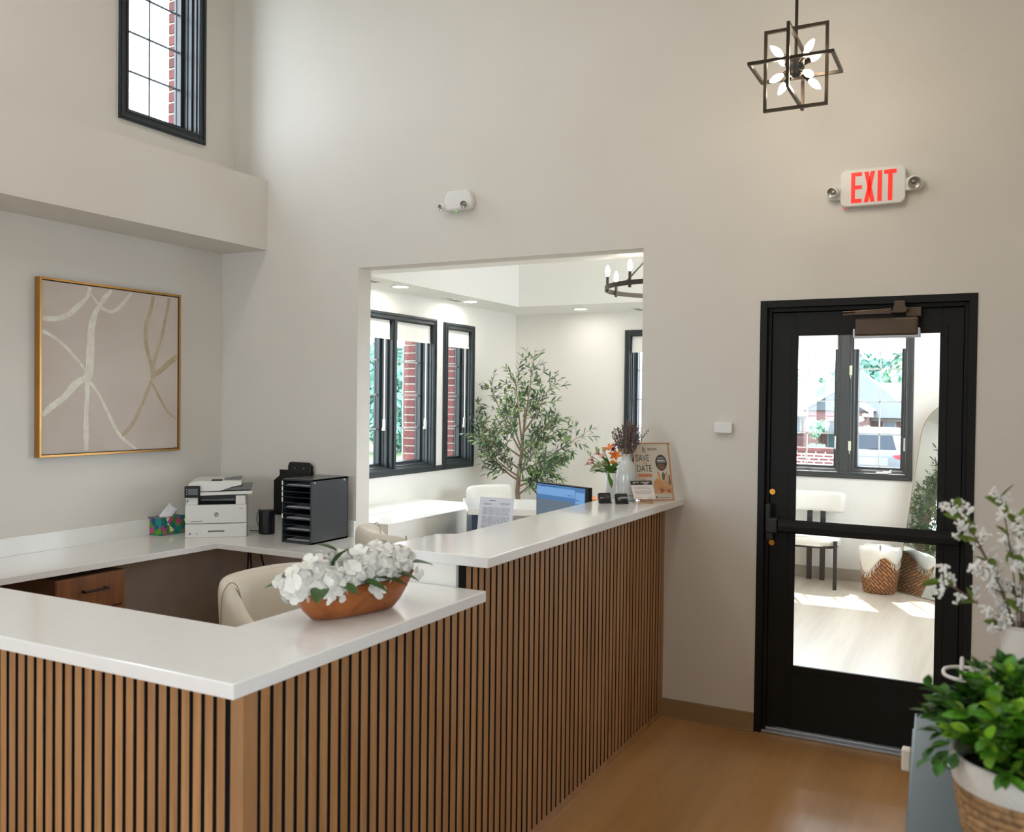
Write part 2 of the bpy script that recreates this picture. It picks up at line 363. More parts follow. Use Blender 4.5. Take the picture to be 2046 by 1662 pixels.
# ---- windows
def window(name, f, W, units, casing=.06, grid=(2, 4), gm=M_grid, shade=0, deep=.0, latches=(), sill=True, shade_h=.16):
    u0, u1, v0, v1 = W
    root = thing(name, None, None, kind='structure')
    bm = bmesh.new(); ring_rect(bm, f, u0, u1, v0, v1, casing, -.022, 0)
    ring_rect(bm, f, u0+.008, u1-.008, v0+.008, v1-.008, .018, -.030, -.022); ring_rect(bm, f, u0+casing-.016, u1-casing+.016, v0+casing-.016, v1-casing+.016, .014, -.028, -.022)
    obj('casing', bm, M_win, root, bevel=.003)
    bm = bmesh.new(); ring_rect(bm, f, u0+casing-.006, u1-casing+.006, v0+casing-.006, v1-casing+.006, .014, 0, .155)
    obj('jamb', bm, M_win, root)
    for i, u_ in enumerate(units):
        a, b = u_[:2]; nc = u_[2] if len(u_) > 2 else grid[0]
        if i:
            p = units[i-1][1]; bm = bmesh.new(); FB(bm, f, p, a, -.012, .155, v0+casing-.002, v1-casing+.002); FB(bm, f, p+.02, a-.02, -.024, -.012, v0+casing-.002, v1-casing+.002)
            obj('mullion', bm, M_win, root, bevel=.002)
        c0, c1 = v0+casing+.008, v1-casing-.008
        bm = bmesh.new(); ring_rect(bm, f, a-.002, b+.002, c0-.010, c1+.010, .022, .028, .060); ring_rect(bm, f, a+.014, b-.014, c0+.006, c1-.006, .012, .060, .092); ring_rect(bm, f, a+.020, b-.020, c0+.012, c1-.012, .030, .092, .132); ring_rect(bm, f, a+.044, b-.044, c0+.036, c1-.036, .010, .132, .150)
        obj('sash', bm, M_win, root, bevel=.002)
        s = .05; ga, gb, gc, gd = a+s, b-s, c0+.042, c1-.042
        bm = bmesh.new(); FB(bm, f, ga, gb, .118, .121, gc, gd); obj('glass_pane', bm, M_glass, root)
        for k in range(1, nc):
            x = ga+(gb-ga)*k/nc; bm = bmesh.new(); FB(bm, f, x-.0065, x+.0065, .1215, .126, gc, gd); obj('muntin', bm, gm, root)
        for k in range(1, grid[1]):
            z = gc+(gd-gc)*k/grid[1]; bm = bmesh.new(); FB(bm, f, ga, gb, .1215, .1265, z-.0065, z+.0065); obj('muntin', bm, gm, root)
        if shade:
            bm = bmesh.new(); FB(bm, f, a+.014, b-.014, .010, .016, c1-shade_h, c1+.006)
            FB(bm, f, a+.014, b-.014, .006, .020, c1-shade_h-.006, c1-shade_h+.012); sh = obj('roller_shade', bm, M_shade, root)
            bm = bmesh.new(); FB(bm, f, a+.010, a+.016, .004, .026, c1-.035, c1+.006); FB(bm, f, b-.016, b-.010, .004, .026, c1-.035, c1+.006); obj('bracket', bm, M_plastb, sh)
            if shade == 2:      # pull wand with its cleat
                bm = bmesh.new(); FB(bm, f, b-.098, b-.094, .004, .008, 1.48, c1-shade_h); FB(bm, f, b-.088, b-.085, .004, .008, 1.48, c1-shade_h); obj('shade_cord', bm, M_shade, sh)
                bm = bmesh.new(); FB(bm, f, b-.105, b-.078, .0, .014, 1.385, 1.485); FB(bm, f, b-.122, b-.105, .0, .010, 1.385, 1.41); obj('cord_cleat', bm, M_plastw, sh, bevel=.003)
    return root
window('window_1', fU, UW, [(UW[0]+.06, UW[1]-.06)], gm=M_gridd, grid=(2, 5))
window('window_2', fL, WA, [(WA[0]+.06, 2.02), (2.095, WA[1]-.06)], shade=2)
window('window_3', fL, WB, [(WB[0]+.05, WB[1]-.06)], shade=2)
struct('trim_2', boxes((0, .022, WA[1]-.02, WB[0]+.02, WA[2], WA[2]+.05)), M_win)
window('window_4', fF, WC, [(1.364, 1.83), (1.91, 2.34)], shade=1)
w5 = window('window_5', fF, WD, [(2.59, 3.452, 3), (3.567, 4.044)], shade=1)
for k_, (a_, b_) in enumerate(UWS[:3]): window('window_%d' % (6+k_), fU, (a_, b_, UW[2], UW[3]), [(a_+.06, b_-.06)], gm=M_gridd, grid=(2, 5))  # out-of-view clerestory windows, added for more daylight in the hall
window('window_10', lambda u, w, v: (u, YN-w, v), (.3, 2.3, .9, 2.6), [(.36, 1.26), (1.34, 2.24)])  # rear window added behind the camera to light the desk's left slats
window('window_11', lambda u, w, v: (XR+w, u, v), (-6.8, -4.2, .9, 2.6), [(-6.74, -5.92), (-5.84, -5.08), (-5.0, -4.26)])  # unseen window bank, added to light the desk's right slats
fR = lambda u, w, v: (5.05+w, u, v)
window('window_9', fR, (.9, 3.7, .98, 2.43), [(.96, 1.85), (1.93, 2.75), (2.83, 3.64)], shade=1)  # added out of view to brighten the waiting room
for z in (1.275, 1.985):       # pale window latches on the mullion side of the right-hand sash
    bm = bmesh.new(); FB(bm, fF, 3.548, 3.572, -.030, -.010, z-.045, z+.045); FB(bm, fF, 3.556, 3.562, -.026, -.018, z-.075, z-.045); obj('window_latch', bm, mat('ivory_plastic', '#cfd0b4', .4), w5, bevel=.004)
for x in (3.43, 4.035):
    bm = bmesh.new(); FB(bm, fF, x-.008, x+.006, -.004, .02, 1.24, 1.36); obj('sash_lock', bm, M_plastw, w5, bevel=.003)
bm = bmesh.new(); FB(bm, fF, 3.80, 3.90, -.034, -.02, 1.028, 1.042); FB(bm, fF, 3.86, 3.93, -.045, -.03, 1.036, 1.052); tube(bm, [(3.90, Y1-.03, 1.035), (3.93, Y1-.045, 1.065)], .006); obj('window_crank', bm, M_plastw, w5, bevel=.002)
portal((-.2, 2.06, 1.7), 1.3, 1.4, (1, 0, 0)); portal((-.2, 3.17, 1.7), .55, 1.4, (1, 0, 0))
portal((1.85, Y1+.2, 1.7), 1.05, 1.4, (0, -1, 0)); portal((3.32, Y1+.2, 1.7), 1.5, 1.4, (0, -1, 0))
portal((-.09, -.605, 4.03), .6, 1.4, (1, 0, 0)); [portal((-.09, (a_+b_)/2, 4.03), .6, 1.4, (1, 0, 0)) for a_, b_ in UWS[:3]]; portal((1.3, YN-.2, 1.75), 1.9, 1.6, (0, 1, 0)); portal((XR+.2, -5.5, 1.75), 2.5, 1.6, (-1, 0, 0)); portal((5.3, 2.3, 1.7), 2.7, 1.4, (-1, 0, 0))

# ================================================================== DOOR
dr = thing('door_1', 'black framed glass exit door under the red lit sign', None, (DX0, 0, 0), kind='structure')
fD = lambda u, w, v: (u, w, v)
bm = bmesh.new()
for (a, b) in ((DX0, DX0+.034), (DX1-.034, DX1)): B(bm, a, b, -.006, .14, 0, DZ)
B(bm, DX0+.034, DX1-.034, -.006, .14, DZ-.036, DZ)
B(bm, DX0+.034, DX0+.052, .022, .14, 0, DZ-.036); B(bm, DX1-.052, DX1-.034, .022, .14, 0, DZ-.036); B(bm, DX0+.052, DX1-.052, .022, .14, DZ-.056, DZ-.036)
B(bm, DX0+.034, DX0+.075, .082, .14, 0, DZ-.036); B(bm, DX1-.075, DX1-.034, .082, .14, 0, DZ-.036); B(bm, DX0+.075, DX1-.075, .082, .14, DZ-.085, DZ-.036)
obj('door_frame', bm, M_black, dr, bevel=.002)
LX0, LX1, LZ0, LZ1 = DX0+.055, DX1-.055, .030, DZ-.060; GX0, GX1, GZ0, GZ1 = 3.858, 4.514, .345, 2.015
yl0, yl1 = .034, .078
for nm, a in (('stile', (LX0, GX0, yl0, yl1, LZ0, LZ1)), ('stile', (GX1, LX1, yl0, yl1, LZ0, LZ1)), ('top_rail', (GX0, GX1, yl0, yl1, GZ1, LZ1)), ('bottom_rail', (GX0, GX1, yl0, yl1, LZ0, GZ0))):
    obj(nm, bx(*a), M_black, dr, bevel=.0015)
bm = bmesh.new(); ring_rect(bm, fD, GX0-.026, GX1+.026, GZ0-.026, GZ1+.026, .034, yl0-.004, yl0+.002); obj('glass_stop', bm, M_black, dr, bevel=.002)
obj('glass_pane', bx(GX0-.01, GX1+.01, .052, .058, GZ0-.01, GZ1+.01), M_glass, dr)
obj('threshold', boxes((DX0+.034, DX1-.034, .0, .13, 0, .014), (DX0+.034, DX1-.034, .03, .10, .014, .024)), M_steel, dr, bevel=.003)
for z in (1.222, .965):       # two round brass key cylinders left of the glass
    bm = bmesh.new(); lathe(bm, [(0, 0), (.0125, 0), (.0145, .003), (.0145, .012), (0, .012)], n=24, M=basis((3.752, yl0, z), (1, 0, 0), (0, 0, 1))); lathe(bm, [(0, .016), (.005, .016), (.005, .012)], n=12, M=basis((3.752, yl0, z), (1, 0, 0), (0, 0, 1)))
    obj('lock_cylinder', bm, M_brass, dr, label='round brass lock cylinder')
# exit bar
bm = bmesh.new(); BZ = 1.06
P = [(.0, .030), (.022, .034), (.036, .022), (.038, 0), (.036, -.022), (.022, -.034), (.0, -.030)]
vsl = []
for x in (3.795, 4.600):
    vsl.append([bm.verts.new((x, yl0-.045-q[0], BZ+q[1]-.004*(x-3.8))) for q in P])
for i in range(len(P)): j = (i+1) % len(P); bm.faces.new((vsl[0][i], vsl[0][j], vsl[1][j], vsl[1][i]))
bm.faces.new(vsl[0]); bm.faces.new(vsl[1][::-1]); obj('push_bar', bm, M_black, dr)
bm = bmesh.new(); B(bm, 3.735, 3.790, yl0-.085, yl0, BZ-.036, BZ+.036); B(bm, 3.728, 3.752, yl0-.06, yl0, BZ+.03, BZ+.105); B(bm, 3.728, 3.762, yl0-.04, yl0, BZ-.08, BZ-.03); B(bm, 3.702, 3.715, .0, .03, BZ-.02, BZ+.06)
obj('latch_housing', bm, mat('black_powdercoat', '#2b2c2a', .5), dr, bevel=.008, seg=3)
obj('bar_bracket', bx(4.565, 4.60, yl0-.05, yl0, BZ-.034, BZ+.03), M_black, dr, bevel=.004)
# closer
cl = obj('door_closer', bx(4.137, 4.415, -.035, .035, 1.995, 2.082), M_bronze, dr, bevel=.010, seg=3)
bm = bmesh.new(); ring_rect(bm, lambda u, w, v: (u, w, v), 4.128, 4.424, 1.988, 2.03, .010, -.030, .036, sides='lrb'); obj('cover_rim', bm, M_steel, cl, bevel=.002)
bm = bmesh.new(); tube(bm, [(4.085, -.05, 2.110), (4.30, -.045, 2.118)], .0045); tube(bm, [(4.085, -.05, 2.097), (4.29, -.06, 2.108)], .0045); B(bm, 4.14, 4.30, -.062, -.05, 2.096, 2.112)
obj('closer_arm', bm, M_bronze, cl)
bm = bmesh.new(); prism(bm, [(4.295, 2.100), (4.36, 2.100), (4.372, 2.118), (4.358, 2.135), (4.357, 2.156), (4.312, 2.156), (4.31, 2.13)], -.045, .01, M=Matrix(((1, 0, 0, 0), (0, 0, 1, 0), (0, 1, 0, 0), (0, 0, 0, 1)))); obj('arm_shoe', bm, M_bronze, cl, bevel=.003)
obj('mounting_plate', bx(4.36, 4.425, -.004, .034, 2.085, 2.128), M_bronze, cl, bevel=.002)

# ================================================================== RECEPTION DESK
ZL, ZT, TH = 1.0583, 1.1654, .0352
XS, YS = 3.197, -3.093       # outer faces of the slatted cladding
desk = thing('reception_desk', 'reception desk clad in vertical oak slats with black gaps', 'reception desk', (XS, YS, 0))
core = boxes((2.99, XS-.022, -2.11, -.002, 0, ZT-TH), (2.99, XS-.022, YS+.022, -2.11, 0, ZL-TH), (.02, 2.99, YS+.022, YS+.14, 0, ZL-TH))
obj('half_wall', core, M_trimw, desk)
obj('backing_board', boxes((XS-.022, XS-.008, YS+.045, -2.085, 0, ZL-TH), (XS-.022, XS-.008, -2.088, -.012, 0, ZT-TH), (.02, XS-.04, YS+.008, YS+.022, 0, ZL-TH)), M_felt, desk)
obj('edge_strip', bx(XS-.022, XS+.001, -2.0935, -2.0885, ZL-TH, ZT-TH), M_felt, desk)
# wide corner post in solid oak, base strip, wall-end trim
obj('corner_post', bx(3.1575, XS+.001, YS-.001, -3.0465, 0, ZL-TH), M_oak, desk, bevel=.0015)
obj('base_strip', boxes((XS-.010, XS+.0005, -3.0465, -.0, 0, .030)), M_oak, desk)
obj('end_trim', boxes((XS-.010, XS+.001, -.040, -.001, .030, ZT-TH)), M_oak, desk)
sl = bmesh.new(); B(sl, -.010, 0, -.0150, .0150, 0, 1)
sm = bpy.data.meshes.new('slat'); bmesh.ops.recalc_face_normals(sl, faces=sl.faces[:]); bmesh.ops.bevel(sl, geom=[e for e in sl.edges if abs(e.verts[0].co.z-e.verts[1].co.z) > .5], offset=.0012, segments=1, affect='EDGES'); sl.normal_update()
for f_ in sl.faces: f_.material_index = 0 if f_.normal.x > .3 else 1
sl.to_mesh(sm); sl.free(); sm.materials.append(M_slat); sm.materials.append(M_felt)
inv = MW[desk].inverted()
def slat(x, y, rz, z0, z1):
    o = bpy.data.objects.new('slat', sm); COL.objects.link(o); o.parent = desk
    o.location = inv @ Vector((x, y, z0)); o.rotation_euler = (0, 0, rz); o.scale = (1, 1, z1-z0)
k = 0; y = -3.0350+.0158
while y < -.048:
    top = (ZT if y > -2.09 else ZL)-TH
    slat(XS, y, 0, .030, top); y += .04345; k += 1
sm2 = sm.copy(); x = 3.1405-.0142
while x > .05 and k < 150:
    o = bpy.data.objects.new('slat', sm2); COL.objects.link(o); o.parent = desk
    o.location = inv @ Vector((x, YS, 0)); o.rotation_euler = (0, 0, -PI/2); o.scale = (1, .86, ZL-TH); x -= .0388; k += 1

def slab(name, pts, z1, th, label, cat, m=M_quartz):
    c = pts[0]; t = thing(name, label, cat, (c[0], c[1], z1-th))
    return t, pts
def top(name, pts, z1, th, label, cat, m=M_quartz, bev=.003, group=None):
    bm = bmesh.new(); prism(bm, pts, z1-th, z1)
    o = obj(name, bm, m, bevel=bev, label=label, cat=cat, group=group); return o
top('countertop', [(0.01, -3.2265), (3.2965, -3.2265), (3.2965, -2.122), (2.945, -2.122), (2.945, -2.862), (0.01, -2.862)], ZL, TH,
    'low white quartz counter along the front of the reception desk', 'countertop')
top('countertop', [(3.301, -2.121), (3.301, -.001), (2.950, -.001), (2.950, -1.72), (2.884, -1.775), (2.874, -2.121)], ZT, TH,
    'raised white quartz counter with the sign and lavender vase on it', 'countertop')
# L-shaped worktop against the two walls
ZW = .79
wt = thing('worktop', 'white L-shaped worktop against the walls, carrying printer and sorter', 'worktop', (0, 0, ZW-.04))
bm = bmesh.new(); prism(bm, [(0, -.001), (2.985, -.001), (2.985, -2.05), (2.62, -2.05), (2.62, -.66), (.62, -.64), (.50, -2.84), (0, -2.84)], ZW-.035, ZW); obj('worktop_slab', bm, M_quartz, wt, bevel=.003)
obj('backsplash', boxes((0, .02, -2.84, -.02, ZW, ZW+.1), (0, OX0, -.02, 0, ZW, ZW+.1)), M_quartz, wt, bevel=.002)
M_taupe = mat('taupe_panel', '#cbbfb2', .7, var=.04)
obj('under_panel', boxes((.0, 2.28, -.04, -.002, 0, .70), (.0, .03, -2.84, -.03, 0, .70)), M_taupe, wt)
# drawer cabinet below the worktop
M_wal = wood('walnut_laminate', '#8e5b36', '#6f4426', 22, 'z', .45, 6, .03)
cb = thing('drawer_cabinet', 'walnut drawer cabinet with black bar handles below the left worktop', 'cabinet', (.3, -1.45, 0))
CY0, CY1, CX = -1.672, -1.262, .575
obj('carcass', boxes((.05, CX-.02, CY0, CY1, .05, .73)), wood('walnut_dark', '#5d3c25', '#4a2f1d', 22, 'z', .5), cb)
for z0, z1 in ((.548, .728), (.30, .541), (.055, .293)):
    d = obj('drawer', bx(CX-.02, CX, CY0+.002, CY1-.002, z0, z1), M_wal, cb, bevel=.0015)
    bm = bmesh.new(); zc = z1-.075 if z1 > .7 else z1-.08; tube(bm, [(CX+.028, -1.535, zc), (CX+.028, -1.385, zc)], .006); B(bm, CX, CX+.03, -1.532, -1.520, zc-.006, zc+.006); B(bm, CX, CX+.03, -1.400, -1.388, zc-.006, zc+.006)
    obj('handle', bm, M_plastb, d, label='black bar handle')
# cables hanging in the corner under the worktop
cbl = thing('cable_bundle', 'thin black cables hanging below the inner corner of the worktop', 'cable', (.3, -.06, .2))
for pts in ([(.33, -.07, .76), (.325, -.08, .5), (.30, -.07, .1)], [(.35, -.07, .76), (.36, -.12, .45), (.56, -.16, .2)], [(.42, -.07, .76), (.43, -.10, .60), (.66, -.14, .32)]):
    bm = bmesh.new(); tube(bm, bez(*pts), .005, 6); obj('cable', bm, M_plastb, cbl, smooth=True)

# ================================================================== WALL FITTINGS
art = thing('framed_painting', 'square abstract painting of champagne strokes in a thin gold frame', 'painting', (.0, -.90, 1.32))
A0, A1, AB, AT = -1.400, -.404, 1.318, 2.325
fA = lambda u, w, v: (w, u, v)
bm = bmesh.new(); ring_rect(bm, fA, A0, A1, AB, AT, .013, .001, .047); obj('frame', bm, M_gold, art, bevel=.001)
obj('canvas', bx(.002, .038, A0+.018, A1-.018, AB+.018, AT-.018), M_canvas, art)
ST = {'a': [(-1.38, 2.095, .0178), (-1.286, 2.101, .019), (-1.21, 2.134, .0202), (-1.144, 2.19, .0178), (-1.093, 2.245, .0154), (-1.076, 2.301, .0178)],
'b': [(-.929, 2.298, .013), (-.971, 2.252, .0178), (-1.006, 2.203, .0166), (-1.041, 2.149, .0213), (-1.063, 2.067, .0273), (-1.069, 1.957, .0285), (-1.072, 1.876, .0308), (-1.08, 1.796, .032), (-1.091, 1.745, .0213), (-1.091, 1.665, .0154), (-1.098, 1.565, .0166), (-1.098, 1.455, .0202), (-1.095, 1.345, .0154)],
'c': [(-1.07, 2.267, .0071), (-1.041, 2.23, .0083), (-.994, 2.189, .0107), (-.934, 2.171, .013), (-.874, 2.2, .0142), (-.825, 2.252, .0142), (-.787, 2.298, .0095)],
'd': [(-1.38, 2.024, .0142), (-1.317, 2.0, .0107), (-1.242, 1.951, .0107), (-1.176, 1.891, .0095), (-1.114, 1.824, .0083), (-1.097, 1.795, .0083)],
'e': [(-1.38, 1.548, .0154), (-1.327, 1.596, .0213), (-1.241, 1.654, .0237), (-1.175, 1.724, .0285), (-1.108, 1.77, .0178), (-1.085, 1.775, .0119)],
'f': [(-1.074, 1.746, .0142), (-1.015, 1.676, .0107), (-.944, 1.554, .013), (-.882, 1.449, .013), (-.82, 1.39, .013), (-.744, 1.338, .0083)],
'g': [(-.619, 2.295, .0166), (-.638, 2.207, .0166), (-.673, 2.118, .0166), (-.677, 2.022, .0166), (-.657, 1.927, .0166), (-.623, 1.842, .0202), (-.623, 1.777, .0213)],
'h': [(-.493, 2.297, .013), (-.517, 2.185, .013), (-.544, 2.074, .0142), (-.584, 1.963, .0154), (-.623, 1.853, .0154)],
'i': [(-.425, 1.927, .0202), (-.495, 1.88, .0213), (-.563, 1.828, .019), (-.616, 1.799, .0142)],
'j': [(-.632, 1.766, .0154), (-.668, 1.691, .0142), (-.72, 1.584, .0154), (-.77, 1.499, .0178), (-.821, 1.448, .0154), (-.852, 1.423, .0107)],
'k': [(-.625, 1.75, .0071), (-.575, 1.67, .0107), (-.52, 1.594, .0107), (-.465, 1.544, .0107), (-.427, 1.524, .0083)]}
def catmull(P, n=7):
    out = []
    Q = [P[0]]+list(P)+[P[-1]]
    for i in range(1, len(Q)-2):
        for s in range(n):
            t = s/n; out.append(tuple(.5*((2*Q[i][k])+(-Q[i-1][k]+Q[i+1][k])*t+(2*Q[i-1][k]-5*Q[i][k]+4*Q[i+1][k]-Q[i+2][k])*t*t+(-Q[i-1][k]+3*Q[i][k]-3*Q[i+1][k]+Q[i+2][k])*t**3) for k in range(len(P[0]))))
    out.append(tuple(P[-1])); return out
for k_, P in ST.items():
    C = catmull(P); bm = bmesh.new(); rows = []
    for i, (yy, zz, ww) in enumerate(C):
        a = C[max(i-1, 0)]; b = C[min(i+1, len(C)-1)]; t = Vector((b[0]-a[0], b[1]-a[1])); t.normalize(); nn = Vector((-t.y, t.x))
        wv = ww*(1+rnd.uniform(-.09, .09))*.92
        rows.append([bm.verts.new((.038+h, min(A1-.019, max(A0+.019, yy+nn.x*s*wv)), min(AT-.019, max(AB+.019, zz+nn.y*s*wv)))) for s, h in ((-1, -.001), (-.8, .0022), (0, .0026), (.8, .0022), (1, -.001))])
    for a, b in zip(rows, rows[1:]):
        for q in range(4): bm.faces.new((a[q], a[q+1], b[q+1], b[q]))
    obj('paint_stroke', bm, M_stroke2 if k_ in 'ghijk' else M_stroke, art)

# exit sign
ex = thing('exit_sign', 'white exit sign with red lit letters and two lamp heads above the door', 'exit sign', (4.2055, 0, 2.70))
bm = bmesh.new(); prism(bm, rrect(.288, .176, .03), 0, .04, M=basis((4.2055, -.0005, 2.703), (1, 0, 0), (0, 0, 1))); obj('housing', bm, M_plastw, ex, bevel=.004)
for w_, q_, x_, z_ in ((.16, .035, 4.345, 2.70), (.15, .03, 4.07, 2.685)):
    bm = bmesh.new(); prism(bm, rrect(w_, .06, .028), 0, q_, M=basis((x_, -.0005, z_), (1, 0, 0), (0, 0, 1))); obj('side_arm', bm, M_plastw, ex, bevel=.004)
M_red = mat('red_lit_letters', '#c4180f', .4, emit=(1, .025, .015), estr=.55)
EY = -.0425
def stroke2(bm, pts, wd=.0175, y=EY):
    for (x0, z0), (x1, z1) in zip(pts, pts[1:]):
        t = Vector((x1-x0, z1-z0)); n = Vector((-t.y, t.x)).normalized()*wd/2
        prism(bm, [(x0+n.x, z0+n.y), (x0-n.x, z0-n.y), (x1-n.x, z1-n.y), (x1+n.x, z1+n.y)], -y-.002, -y+.001, M=Matrix(((1, 0, 0, 0), (0, 0, -1, 0), (0, 1, 0, 0), (0, 0, 0, 1))))
L0, L1, LB, LT = 4.110, 4.314, 2.630, 2.774
def lbox(bm, a, b, c, d): B(bm, a, b, EY, EY+.003, c, d)
E_ = bmesh.new(); lbox(E_, L0, L0+.018, LB, LT); [lbox(E_, L0+.018, L0+.048, z, z+.018) for z in (LB, (LB+LT)/2-.008, LT-.018)]
X_ = bmesh.new(); xa, xb = L0+.058, L0+.106
for (p, q) in (((xa, xa+.019), (xb-.019, xb)), ((xb-.019, xb), (xa, xa+.019))):
    prism(X_, [(p[0], LB), (p[1], LB), (q[1], LT), (q[0], LT)], -EY-.002, -EY, M=Matrix(((1, 0, 0, 0), (0, 0, -1, 0), (0, 1, 0, 0), (0, 0, 0, 1))))
I_ = bmesh.new(); lbox(I_, L0+.118, L0+.137, LB, LT)
T_ = bmesh.new(); lbox(T_, L0+.146, L0+.200, LT-.019, LT); lbox(T_, L0+.164, L0+.183, LB, LT-.019)
for b_ in (E_, X_, I_, T_): obj('letter', b_, M_red, ex, label='red lit letter')
bm = bmesh.new(); tube(bm, [(4.08, -.03, 2.612), (4.08, -.03, 2.606)], .004); obj('indicator', bm, M_red, ex)
def lamp_head(parent, c, d, r=.024):
    d = Vector(d).normalized(); s = d.orthogonal(); Mx = basis(c, s, d.cross(s))
    h = obj('lamp_head', lathe(bmesh.new(), [(0, -.03), (r*.55, -.03), (r*.9, -.016), (r, .0), (r, .012), (r*.9, .014)], n=28, M=Mx), M_plastw, parent, smooth=True)
    obj('lamp_lens', lathe(bmesh.new(), [(r*.9, .014), (r*.55, .004), (r*.25, .002), (r*.22, .008), (0, .010)], n=28, M=Mx), mat('lamp_reflector', '#a8a69c', .25, metal=.7), h, smooth=True)
lamp_head(ex, (4.030, -.050, 2.688), (-.45, -1, -.45), .027); lamp_head(ex, (4.386, -.050, 2.704), (.25, -1, -.5), .030)
# emergency light
em = thing('emergency_light', 'small white emergency light with two lamp heads, left of the exit sign', 'emergency light', (1.905, 0, 2.84))
bm = bmesh.new(); prism(bm, [(-.098, -.045), (-.07, -.058), (.07, -.058), (.098, -.045), (.104, .0), (.088, .040), (.070, .058), (-.055, .058), (-.072, .044)], 0, .05, M=basis((1.912, -.0005, 2.843), (1, 0, 0), (0, 0, 1))); obj('housing', bm, M_plastw, em, bevel=.012, seg=3)
lamp_head(em, (1.972, -.058, 2.812), (.12, -1, -.35), .024); lamp_head(em, (1.815, -.05, 2.808), (-.6, -1, -.35), .024)
bm = bmesh.new(); tube(bm, [(1.90, -.03, 2.786), (1.90, -.03, 2.780)], .006); obj('indicator', bm, mat('green_led', '#5ed03a', .4, emit=(.25, .9, .1), estr=.6), em, label='green indicator lamp')
# wall sensor
th_ = thing('wall_sensor', 'small white box sensor on the wall left of the door', 'sensor', (3.507, 0, 1.54))
obj('cover', bx(3.461, 3.553, -.026, -.001, 1.513, 1.566), M_plastw, th_, bevel=.004)
obj('base_plate', bx(3.464, 3.550, -.004, 0, 1.510, 1.569), M_plastw, th_)

# pendant lamp with crossed frames
PC = Vector((3.985, -.80, 3.047))
pend = thing('pendant_lamp', 'black pendant lamp of crossed rectangular frames with candle bulbs', 'pendant lamp', (PC.x, PC.y, PC.z-.16))
M_pf = mat('gunmetal_frame', '#3a332d', .32, metal=.8, var=.06)
a_, b_, t_ = .1285, .168, .0125
def rect_frame(ax, ay, ha, hb):
    bm = bmesh.new(); ax = Vector(ax); ay = Vector(ay); az = ax.cross(ay)
    f = lambda u, w, v: PC+ax*u+ay*v+az*w
    ring_rect(bm, f, -ha, ha, -hb, hb, t_, -t_/2, t_/2); return bm
obj('lamp_frame', rect_frame((1, 0, 0), (0, 0, 1), a_, b_), M_pf, pend)
obj('lamp_frame', rect_frame((0, 0, 1), (0, 1, 0), a_, b_), M_pf, pend)
obj('lamp_frame', rect_frame((0, 1, 0), (1, 0, 0), a_, b_), M_pf, pend)
bm = bmesh.new(); tube(bm, [PC+Vector((0, 0, .03)), Vector((PC.x, PC.y, H0-.03))], .0065, 12); obj('stem', bm, M_pf, pend)
obj('canopy', lathe(bmesh.new(), [(0, 0), (.06, 0), (.06, .02), (0, .02)], (PC.x, PC.y, H0-.022)), M_pf, pend)
obj('hub', lathe(bmesh.new(), [(0, -.04), (.012, -.04), (.03, -.028), (.034, .0), (.034, .03), (.02, .042), (0, .042)], PC, 24), M_plastb, pend, smooth=True)
for sx in (-1, 1):
    for sy in (-1, 1):
        for sz in (-1, 1):
            d = Vector((sx, sy*1.0, sz*.85)).normalized(); s = d.orthogonal(); Mx = basis(PC, s, d.cross(s))
            if Mx.to_3x3().col[2].dot(d) < 0: Mx = basis(PC, s, -d.cross(s))
            so = obj('bulb_socket', lathe(bmesh.new(), [(0, .03), (.010, .03), (.0105, .07), (.0115, .07), (.0115, .075), (0, .075)], n=16, M=Mx), M_pf, pend, smooth=False)
            obj('candle_bulb', lathe(bmesh.new(), [(.006, .075), (.011, .085), (.0145, .098), (.0135, .112), (.009, .128), (.0035, .138), (0, .142)], n=16, M=Mx), M_bulb, so, smooth=True)
# ================================================================== THINGS ON THE WORKTOP
# printer (stands across the corner, front towards the room)
PM = basis((.452, -.485, ZW), (.742, .670, 0), (0, 0, 1))   # local x = along the front, y = up, z = towards the viewer
def PB(bm, a0, a1, v0, v1, w0, w1): B(bm, a0, a1, v0, v1, w0, w1, M=PM)
pr = thing('printer', 'white multifunction laser printer with touch screen standing on the worktop', 'printer', (.36, -.36, ZW))
bm = bmesh.new(); PB(bm, -.185, .182, .0, .086, -.34, 0); obj('paper_drawer', bm, M_plastw, pr, bevel=.004)
bm = bmesh.new(); PB(bm, -.185, .182, .089, .205, -.34, 0.002); obj('body', bm, M_plastw, pr, bevel=.006)
bm = bmesh.new(); PB(bm, -.18, -.11, .205, .262, -.34, 0); PB(bm, .115, .175, .205, .262, -.34, 0); PB(bm, -.11, .115, .205, .262, -.34, -.20); obj('side_pillar', bm, M_plastw, pr, bevel=.004)
bm = bmesh.new(); PB(bm, -.11, .115, .2055, .2085, -.20, -.004); PB(bm, -.11, -.106, .208, .262, -.20, -.01); PB(bm, .111, .115, .208, .262, -.20, -.01); PB(bm, -.11, .115, .238, .262, -.20, -.03); obj('output_tray', bm, mat('charcoal_plastic', '#2e2e2d', .5), pr)
bm = bmesh.new(); prism(bm, [(-.178, .262), (.215, .270), (.218, .290), (-.178, .282)], -.33, .012, M=PM); obj('scanner_bed', bm, M_plastw, pr, bevel=.003)
bm = bmesh.new(); prism(bm, [(-.176, .286), (.02, .290), (.10, .316), (.150, .326), (.150, .352), (-.12, .354), (-.165, .338)], -.33, .0, M=PM); obj('feeder_lid', bm, M_plastw, pr, bevel=.005)
bm = bmesh.new(); prism(bm, [(.03, .294), (.208, .296), (.208, .318), (.110, .314)], -.28, -.01, M=PM); prism(bm, [(.03, .352), (.14, .353), (.148, .362), (.14, .364)], -.25, -.08, M=PM); obj('feeder_tray', bm, M_plastg, pr)
